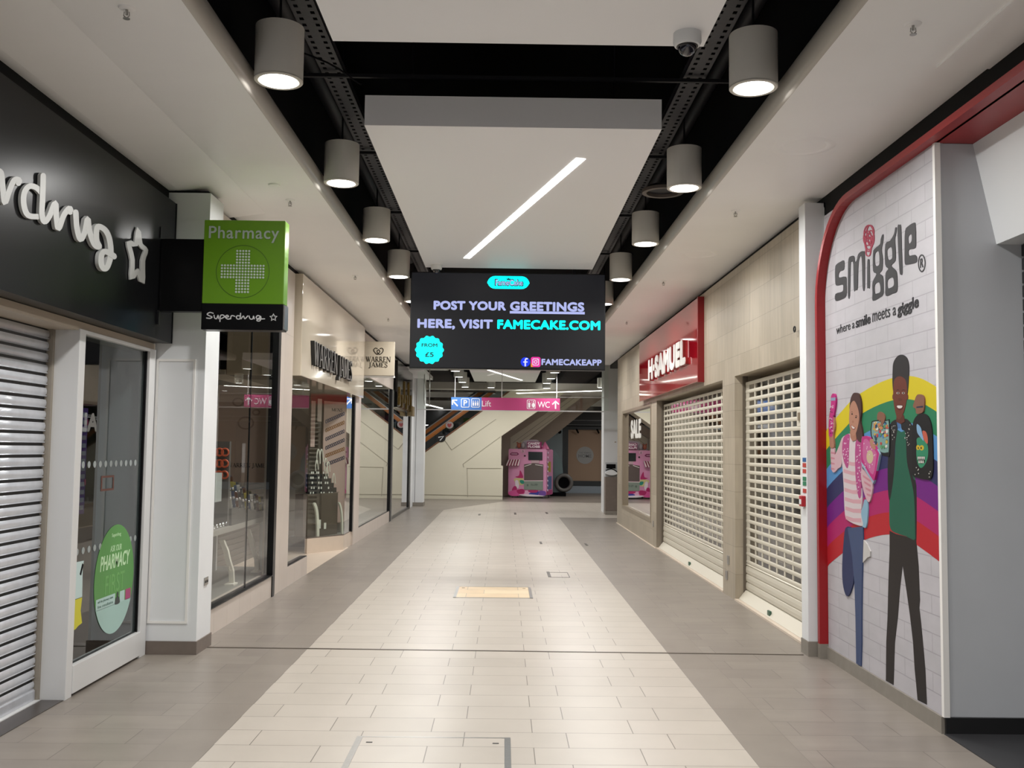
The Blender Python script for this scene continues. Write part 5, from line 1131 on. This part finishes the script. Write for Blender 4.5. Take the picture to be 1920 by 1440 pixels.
g = G(); g.box(-12, 7, 46.8, 47, 0, ZL); g.box(-12.1, -12, -6, 47, 0, 5.2, 1); g.box(7, 7.1, 22, 47, 0, 5.2, 1); g.box(2.9, 7, 22.6, 22.7, 0, 5.2, 1); g.box(-12, -3.2, 27.2, 27.3, 0, 5.2, 1)
S(g, 'wall_far', [dk, M['cream']])
for i in range(5):  # added glowing strips imitate light lines reflected in the dark shop
    t = thing('strip_light', (-9+i*1.1, 43-i*1.2, 3.0), 'thin glowing strip added for reflected light lines in the dark shop behind the escalator', 'ceiling light', 'glowing strips added for reflected light lines behind the escalator')
    G().box(-9+i*1.3, -7.6+i*1.3, 43-i*1.5, 43.05-i*1.5, 3.0-.12*i, 3.03-.12*i).build('tube', emis('reflection_line_far', 'ffffff', 2.5), t)
# right back wall and the covered shopfront
YR = 37.8; ff = FY(YR)
S(G().box(-1.0, 2.29, YR, YR+.2, 0, 2.66), 'wall_back', mat('wall_pale_blue', '8f9ea4', .5))
S(G().box(-1.0, 7, YR, YR+.2, 2.66, 3.36), 'wall_back', mat('fascia_navy', '25292e', .35)); S(G().box(-1.0, 7, YR, YR+.2, 3.36, ZL), 'wall_back', M['ceil'])
S(G().box(2.29, 7, YR, YR+.2, 0, .28), 'baseboard_back', mat('plinth_blue', '97a3ae', .4))
for z in (2.62, 2.80): S(G().box(1.9, 7, YR-.04, YR, z, z+.03), 'trim_17', mat('rail_steel_blue', '73787c', .3))
t = thing('shop_hoarding', (3.1, YR, .28), 'plywood-coloured boarded shopfront in a dark frame with pale round sign, far right', 'hoarding')
G().plate(ff, [rect(2.29, .28, 5.2, 2.58), rect(2.50, .47, 3.80, 2.45)], -.1, .02).build('dark_frame', mat('frame_charcoal', '33393d', .35), t)
G().plate(ff, rect(2.50, .47, 3.80, 2.45), -.1, -.05).build('board', mat('board_tan', 'a98f78', .5), t)
G().plate(ff, ell(3.16, 1.46, .335, .335, 40), -.05, -.04).build('round_sign', mat('round_sign_grey', 'a9abab', .4), t)
g = G(); text(g, ff, 'THE WHOLE', 2.93, 1.53, 3.39, 1.59, -.04, -.035); text(g, ff, 'HOME', 2.91, 1.37, 3.41, 1.50, -.04, -.035, bold=.01); g.build('sign_lettering', mat('sign_grey_ink', '7c8184', .4), t)
for x in (2.86, 3.66): G().tube([(x-.06, YR-.25, 2.46), (x+.02, YR-.1, 2.33)], .035, 8).build('spotlight', M['black'], t)
x, z = pf(1049, 810, YR); G().sphere((x, YR-.12, z), .07).build('wall_camera', M['black'], None, 'small black ball camera on the pale blue wall beside the boarded shopfront', 'security camera')
# escalators
def clipz(p, zm):
    out = []; n = len(p)
    for i in range(n):
        a, b = p[i], p[(i+1) % n]
        if a[1] <= zm: out.append(a)
        if (a[1] <= zm) != (b[1] <= zm): k = (zm-a[1])/(b[1]-a[1]); out.append((a[0]+(b[0]-a[0])*k, zm))
    return out
ZT = ZL-.002
YE = 32.3
t = thing('escalator', (-1.5, YE, 0), 'cream-clad escalator rising to the right behind the hanging sign, with orange inner panels', 'escalator')
E1 = lambda px, py: pf(px, py, YE)
b1, b2 = E1(795, 850), E1(905, 771); sl = (b2[1]-b1[1])/(b2[0]-b1[0]); base = lambda x: b1[1]+(x-b1[0])*sl
tp = lambda x, dz: (x, base(x)+dz)
xt = b1[0]+(ZT-b1[1])/sl
poly = clipz([(-4.4, 0), (-.02, 0), (-.02, 1.10), (-.08, 1.12), (-.08, 2.10), (2.6, 2.10+2.68*.70), (2.6, base(2.6)), tp(-4.4, 0)], ZT)
G().plate(FY(YE), poly, -1.0, 0).build('cladding', M['escw'], t)
gr = mat('panel_joint', 'a39d8c', .5); g = G()
for pts in ([(833, 824), (847, 843.5), (930, 786)], [(868, 870), (938, 819)], [(875, 878), (940, 878)], [(876, 878), (877, 932)], [(795, 927), (942, 930)], [(868, 870), (870, 876)]):
    for p, q_ in zip(pts[:-1], pts[1:]): ribbon(g, FY(YE), lambda a, b: E1(a, b), [p, q_], .9, .0, .012, round_=False)
g.build('panel_joints', gr, t)
def band(name, dz0, dz1, y, m, w_=.06, x0=-4.4):
    p = clipz([tp(x0, dz0), tp(4, dz0), tp(4, dz1), tp(x0, dz1)], ZT); return G().plate(FY(y), p, -w_, 0).build(name, m, t)
band('base_trim', .0, .06, YE-.01, mat('trim_brown', '6e4a32', .4)); band('glass_balustrade', .06, .40, YE, glass('balustrade_glass', (.75, .82, .82), 1.2), .012)
band('orange_panel', .34, .49, YE, M['wood'], .05); band('handrail', .52, .60, YE-.02, M['rubber'], .09); band('steel_edge', .49, .52, YE-.01, M['steel'], .06)
band('orange_panel', .64, .80, YE+.8, M['wood'], .05); band('handrail', .84, .91, YE+.8, M['rubber'], .09); band('steel_edge', .80, .84, YE+.8, M['steel'], .06)
for px, py, r, c, nm in ((827, 821, .155, '131313', 'black_disc_sticker'), (843, 797, .13, '9a8f8c', 'heart_disc_sticker')):
    x, z = E1(px, py); G().plate(FY(YE-.02), ell(x, z, r, r*.9, 24), 0, .01).build(nm, mat('decal_'+c, c, .4), t)
g = G(); ribbon(g, FY(YE-.03), lambda a, b: E1(a, b), [(822, 820), (832, 818), (825, 826)], 2.0, 0, .01, round_=False); g.build('white_mark', M['white'], t)
x, z = E1(843, 797); g = G().plate(FY(YE-.03), smooth([(x, z-.08), (x-.07, z+.0), (x-.045, z+.055), (x, z+.03), (x+.045, z+.055), (x+.07, z)], True, 3), 0, .01); g.build('red_heart', mat('decal_heart', '8c3a3e', .4), t)
t = thing('escalator', (1.2, 34.4, 0), 'second cream escalator flight, its shaded parts coloured darker, rising behind the pink vending machine', 'escalator')  # darker front faces paint in the shade under and behind the cream flight
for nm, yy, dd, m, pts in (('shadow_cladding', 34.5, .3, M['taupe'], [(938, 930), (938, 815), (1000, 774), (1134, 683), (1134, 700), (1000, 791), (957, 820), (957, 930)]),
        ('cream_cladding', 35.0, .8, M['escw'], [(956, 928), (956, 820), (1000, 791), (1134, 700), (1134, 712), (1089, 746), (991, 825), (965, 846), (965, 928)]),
        ('shaded_soffit', 36.0, .8, M['taupe'], [(957, 850), (991, 823), (1089, 744), (1150, 700), (1150, 732), (1110, 760), (1031, 823), (962, 872)])):
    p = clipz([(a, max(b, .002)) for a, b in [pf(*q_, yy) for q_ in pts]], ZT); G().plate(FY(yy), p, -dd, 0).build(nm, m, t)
g = G()
for p, q_ in (((962, 830), (1078, 745)), ((975, 828), (1094, 744))): ribbon(g, FY(35.0), lambda a, b: pf(a, b, 35.0), [p, q_], .9, 0, .012, round_=False)
g.build('panel_joints', gr, t)

# pink candy floss vending machine, turned slightly
Ma, Mb = Vector((.17, 33.75)), Vector((1.47, 33.30)); mu = (Mb-Ma).normalized(); mn = Vector((mu.y, -mu.x)); MWD = (Mb-Ma).length
def MF(u, v, w_=0): p = Ma+mu*u+mn*w_; return (p.x, p.y, v)
def pk(x, y, w_=0):
    px, py = 940+x/10.283, 810+y/10.283
    d = CR*((px-960)/FPX)+CD*((py-720)/FPX)+CF; n3 = Vector((mn.x, mn.y, 0)); a3 = Vector((Ma.x, Ma.y, 0))+n3*w_
    k = (a3-Vector((0, 0, CH))).dot(n3)/d.dot(n3); p = Vector((0, 0, CH))+d*k; return ((Vector((p.x, p.y))-Ma).dot(mu), p.z)
def MSide(u, v, w_=0): p = Mb-mn*u+mu*w_; return (p.x, p.y, v)
t = thing('vending_machine', (.9, 33.8, 0), 'pink candy floss vending machine with striped awning below the escalator', 'vending machine')
def mr(x0, y0, x1, y1, r=None):
    a, b = pk(x0, y1), pk(x1, y0); return rrect(a[0], a[1], b[0], b[1], r) if r else rect(a[0], a[1], b[0], b[1])
ztop = pk(500, 328)[1]; pinkm = mat('machine_pink', 'd391b5', .3, noise=.05, nscale=4)
G().plate(MF, rrect(0, .10, MWD, ztop, .06), -.78, 0).build('cabinet', pinkm, t)
g = G()
for u in (.12, MWD-.12):
    for w_ in (-.1, -.68):
        p = MF(u, 0, w_); g.lathe((p[0]-.015, p[1], .045), [(.045, 0), (.045, .03)], 16, axis='x'); g.box(p[0]-.02, p[0]+.02, p[1]-.02, p[1]+.02, .04, .10)
g.build('casters', mat('caster', '77707a', .4), t)
G().plate(MF, mr(525, 385, 795, 540), 0, .03).build('touch_screen', mat('screen_off', '22282b', .12), t)
G().plate(MF, mr(575, 545, 735, 600, .02), 0, .02).build('label_plate', mat('plate_pinkgrey', 'b79aa2', .4), t)
a = pk(440, 930); b = pk(810, 930); c = pk(810, 625); d = pk(620, 600); e = pk(440, 625)
G().plate(MF, [a, b, c, d, e], 0, .01).build('display_window', mat('window_brown', '5d5250', .15), t)
g = G(); ribbon(g, MF, lambda x, y: pk(x, y), [(450, 662), (580, 620)], 12, .01, .02, round_=False); ribbon(g, MF, lambda x, y: pk(x, y), [(655, 628), (800, 652)], 12, .01, .02, round_=False); ribbon(g, MF, lambda x, y: pk(x, y), [(440, 942), (810, 942)], 12, .0, .03, round_=False); g.build('light_bars', mat('bar_white', 'd8d2ce', .3), t)
flap = G().plate(MF, mr(440, 950, 805, 1110), 0, .02).build('serving_flap', mat('flap_greygreen', '7f8a80', .35), t)
g = G(); text(g, MF, 'PULL OPEN', *[v for p in (pk(570, 1035), pk(700, 995)) for v in p], .02, .025); g.plate(MF, ell(*pk(510, 1025), .03, .04, 14), .02, .03); g.build('flap_print', mat('flap_print', '5f6a62', .4), flap)
g = G(); n = 9
for i in range(n):
    x0, x1 = 125+i*27, 125+(i+1)*27; a0, a1 = pk(x0+12-i*2, 530), pk(x1+12-i*2-2, 530); c0, c1 = pk(x0-10, 640), pk(x1-10, 640)
    g.add([MF(a0[0], a0[1], 0), MF(a1[0], a1[1], 0), MF(c1[0], c1[1], .14), MF(c0[0], c0[1], .14), MF(c0[0], c0[1]-.02, .13), MF(c1[0], c1[1]-.02, .13)], [(0, 1, 2, 3), (3, 2, 5, 4), (0, 3, 4), (1, 5, 2), (0, 4, 5, 1)], i % 2)
g.build('striped_awning', [mat('awning_white', 'd9c6c8', .5), mat('awning_red', '7d2143', .5)], t)
g = G().plate(MF, [pk(*p) for p in ((165, 425), (200, 395), (310, 395), (342, 425), (310, 450), (200, 450))], 0, .015); g.build('arrow_plaque', mat('plaque_plum', '7c2655', .4), t)
G().plate(MF, mr(195, 412, 310, 434), .015, .02).build('plaque_text_strip', mat('plaque_pale', 'b98ca4', .5), t)
g = G().plate(MF, smooth([pk(*p) for p in ((420, 410), (375, 370), (390, 335), (420, 345), (450, 335), (468, 370))], True, 3), 0, .015); g.build('heart_badge', mat('badge_pale', 'd3a3ba', .4), t)
g = G(); text(g, MF, '5', *[v for p in (pk(408, 390), pk(432, 355)) for v in p], .015, .02); g.plate(MF, ell(*pk(455, 460), .03, .03, 16), 0, .02); g.build('coin_lens', mat('lens_dark', '2b1a20', .2), t)
g = G()
ms = [mat('art_'+c, c, .4) for c in ('b02a66', 'd85a9a', '2e8a78', 'c9c08a', '3a3f9a', 'dba6c4', '6f4a9a', 'e0d4dc')]
arts = [((270, 860), (340, 840), (360, 740), (400, 800), (420, 880), (350, 890), 0), ((240, 910), (330, 890), (430, 905), (420, 1020), (300, 1000), 3), ((360, 930), (430, 935), (440, 990), (400, 1000), (365, 975), 2), ((270, 940), (320, 935), (340, 1010), (330, 1080), (280, 1070), 7), ((205, 1120), (240, 1050), (290, 1050), (300, 1110), (250, 1140), 0), ((140, 1160), (250, 1120), (440, 1110), (470, 1150), (440, 1210), (250, 1235), (150, 1210), 1),
        ((440, 1150), (500, 1125), (560, 1160), (540, 1215), (460, 1220), 5), ((540, 1180), (720, 1145), (700, 1220), (560, 1222), 4), ((730, 1140), (850, 1145), (850, 1225), (735, 1225), 6), ((340, 1205), (540, 1200), (850, 1235), (500, 1240), 7), ((520, 1125), (700, 1125), (680, 1165), (560, 1165), 0), ((300, 1120), (420, 1100), (450, 1170), (340, 1190), 0)]
for q_ in arts: g.plate(MF, smooth([pk(*p) for p in q_[:-1]], True, 3), 0, .006+.001*arts.index(q_), q_[-1])
g.build('printed_sweets', ms, t)
g = G(); n = 9
for i in range(n): g.lathe(MSide(.1, 1.55-i*.16, .0), [(.045, 0), (.04, .03), (.0, .04)], 14, axis='x')
g.build('side_bulbs', mat('bulb_lilac', 'c9b8cc', .3), t)
g = G(); g.plate(MSide, rect(.16, .9, .5, 1.25), 0, .006, 0); g.plate(MSide, rect(.14, .3, .62, .75), 0, .006, 1); g.plate(MSide, rect(.0, .12, .7, .28), 0, .007, 2); g.build('side_print', [mat('side_yellow', 'a99a4a', .4), mat('side_blue', '5d6f9c', .4), mat('side_rose', 'b04a80', .4)], t)
u0, zt0 = pk(500, 188); u1, zb0 = pk(765, 318)
hb = G().plate(MF, rect(u0, zb0, u1, zt0), -.10, .02).build('header_board', mat('header_plum', '8c2f62', .35), t)
g = G(); um = (u0+u1)/2; hh = zt0-zb0; text(g, MF, 'CANDY', u0+.03, zb0+hh*.54, u1-.03, zt0-.015, .02, .035, fat=.008); text(g, MF, 'FLOSS', u0+.03, zb0+.02, u1-.03, zb0+hh*.46, .02, .035, fat=.008); g.build('header_lettering', mat('header_white', 'e3d3dc', .4), hb)
g = G().plate(MF, smooth([pk(*p) for p in ((255, 318), (270, 270), (340, 260), (400, 190), (440, 160), (520, 150), (640, 148), (700, 170), (760, 250), (830, 300), (830, 320))], False, 3), -.12, -.10); g.build('cloud_crest', mat('crest_grey', 'a497a0', .5), t)
g = G(); c = pk(340, 260); g.sphere(MF(c[0], c[1], .0), .075, .05, .09); g.sphere(MF(c[0]-.06, c[1]+.09, 0), .03); g.sphere(MF(c[0]+.06, c[1]+.08, 0), .03); g.build('brown_bear_figure', mat('figure_brown', '8a4a36', .5), t, smooth=True)
g = G(); c = pk(425, 255); g.sphere(MF(c[0], c[1], .0), .07, .05, .10); g.build('grey_figure', mat('figure_grey', '8b8388', .5), t, smooth=True)
g = G(); p = MSide(.2, ztop, -.12); g.lathe(p, [(.16, 0), (.14, .06), (.02, .24), (0.005, .26)], 16); g.build('cone_turret', mat('turret_rose', 'b0567e', .4), t, smooth=True)
# rounded machine behind the vending machine
t = thing('ride_machine', (2.0, 35.4, 0), 'grey-green rounded machine with a dark round opening, behind the pink vending machine', 'ride')
G().plate(FY(35.2), smooth([(1.62, .12), (2.12, .12), (2.14, 1.0), (2.05, 1.35), (1.9, 1.55), (1.62, 1.6)], True, 3), -.5, 0).build('shell', mat('ride_teal', '64787a', .4), t)
G().torus((2.18, 35.1, .48), .27, .07, 'y', 28, 10).build('ring', mat('ride_grey', '5f5d5a', .45), t, smooth=True)
G().cyl((2.18, 35.12, .48), .2, .06, 24, axis='y').build('dark_hub', M['black'], t)
G().box(1.7, 2.25, 35.0, 35.7, 0, .13).build('foot', M['black'], t)
# right white column, sanitiser station, thin post
S(G().box(2.70, 3.3, 26.3, 26.9, 0, 5.2), 'wall_column_right', M['white'])
t = thing('sanitiser_station', (2.8, 25.5, 0), 'taupe floor-standing hand sanitiser station with white dispenser beside the stone corner', 'sanitiser station')
G().box(2.66, 2.98, 25.4, 25.7, .10, .98).build('body', M['skirt'], t, bevel=.01); G().box(2.655, 2.99, 25.39, 25.71, 0, .10).build('foot', M['skirtg'], t)
G().box(2.66, 2.98, 25.5, 25.7, .98, 1.36).build('back_panel', mat('panel_palegrey', 'b5b8ba', .4), t)
G().box(2.69, 2.93, 25.47, 25.5, 1.20, 1.31).build('display', M['black'], t)
G().plate(FY(25.5), smooth([(2.67, 1.06), (2.82, 1.02), (2.97, 1.06), (2.97, 1.12), (2.82, 1.16), (2.67, 1.10)], True, 3), 0, .12).build('drip_tray', M['white'], t)
g = G(); ribbon(g, FY(25.38), lambda a, b: (a, b), smooth([(2.67, 1.15), (2.82, 1.19), (2.98, 1.10)], False, 4), .025, 0, .01); g.build('black_trim', M['black'], t)
S(G().box(3.27, 3.36, 31.9, 32.0, .8, 1.75), 'wall_post_far', M['white']); S(G().box(3.27, 3.36, 31.9, 32.0, 0, .8), 'wall_post_far', M['skirtg'])
# side walls behind the camera; the end stays open so world fill light enters
S(G().box(-3.4, -2.9, -6, -3, 0, 3.8), 'wall_back_left', M['cream']); S(G().box(3.2, 3.4, -6, -3, 0, 3.8), 'wall_back_right', M['cream'])
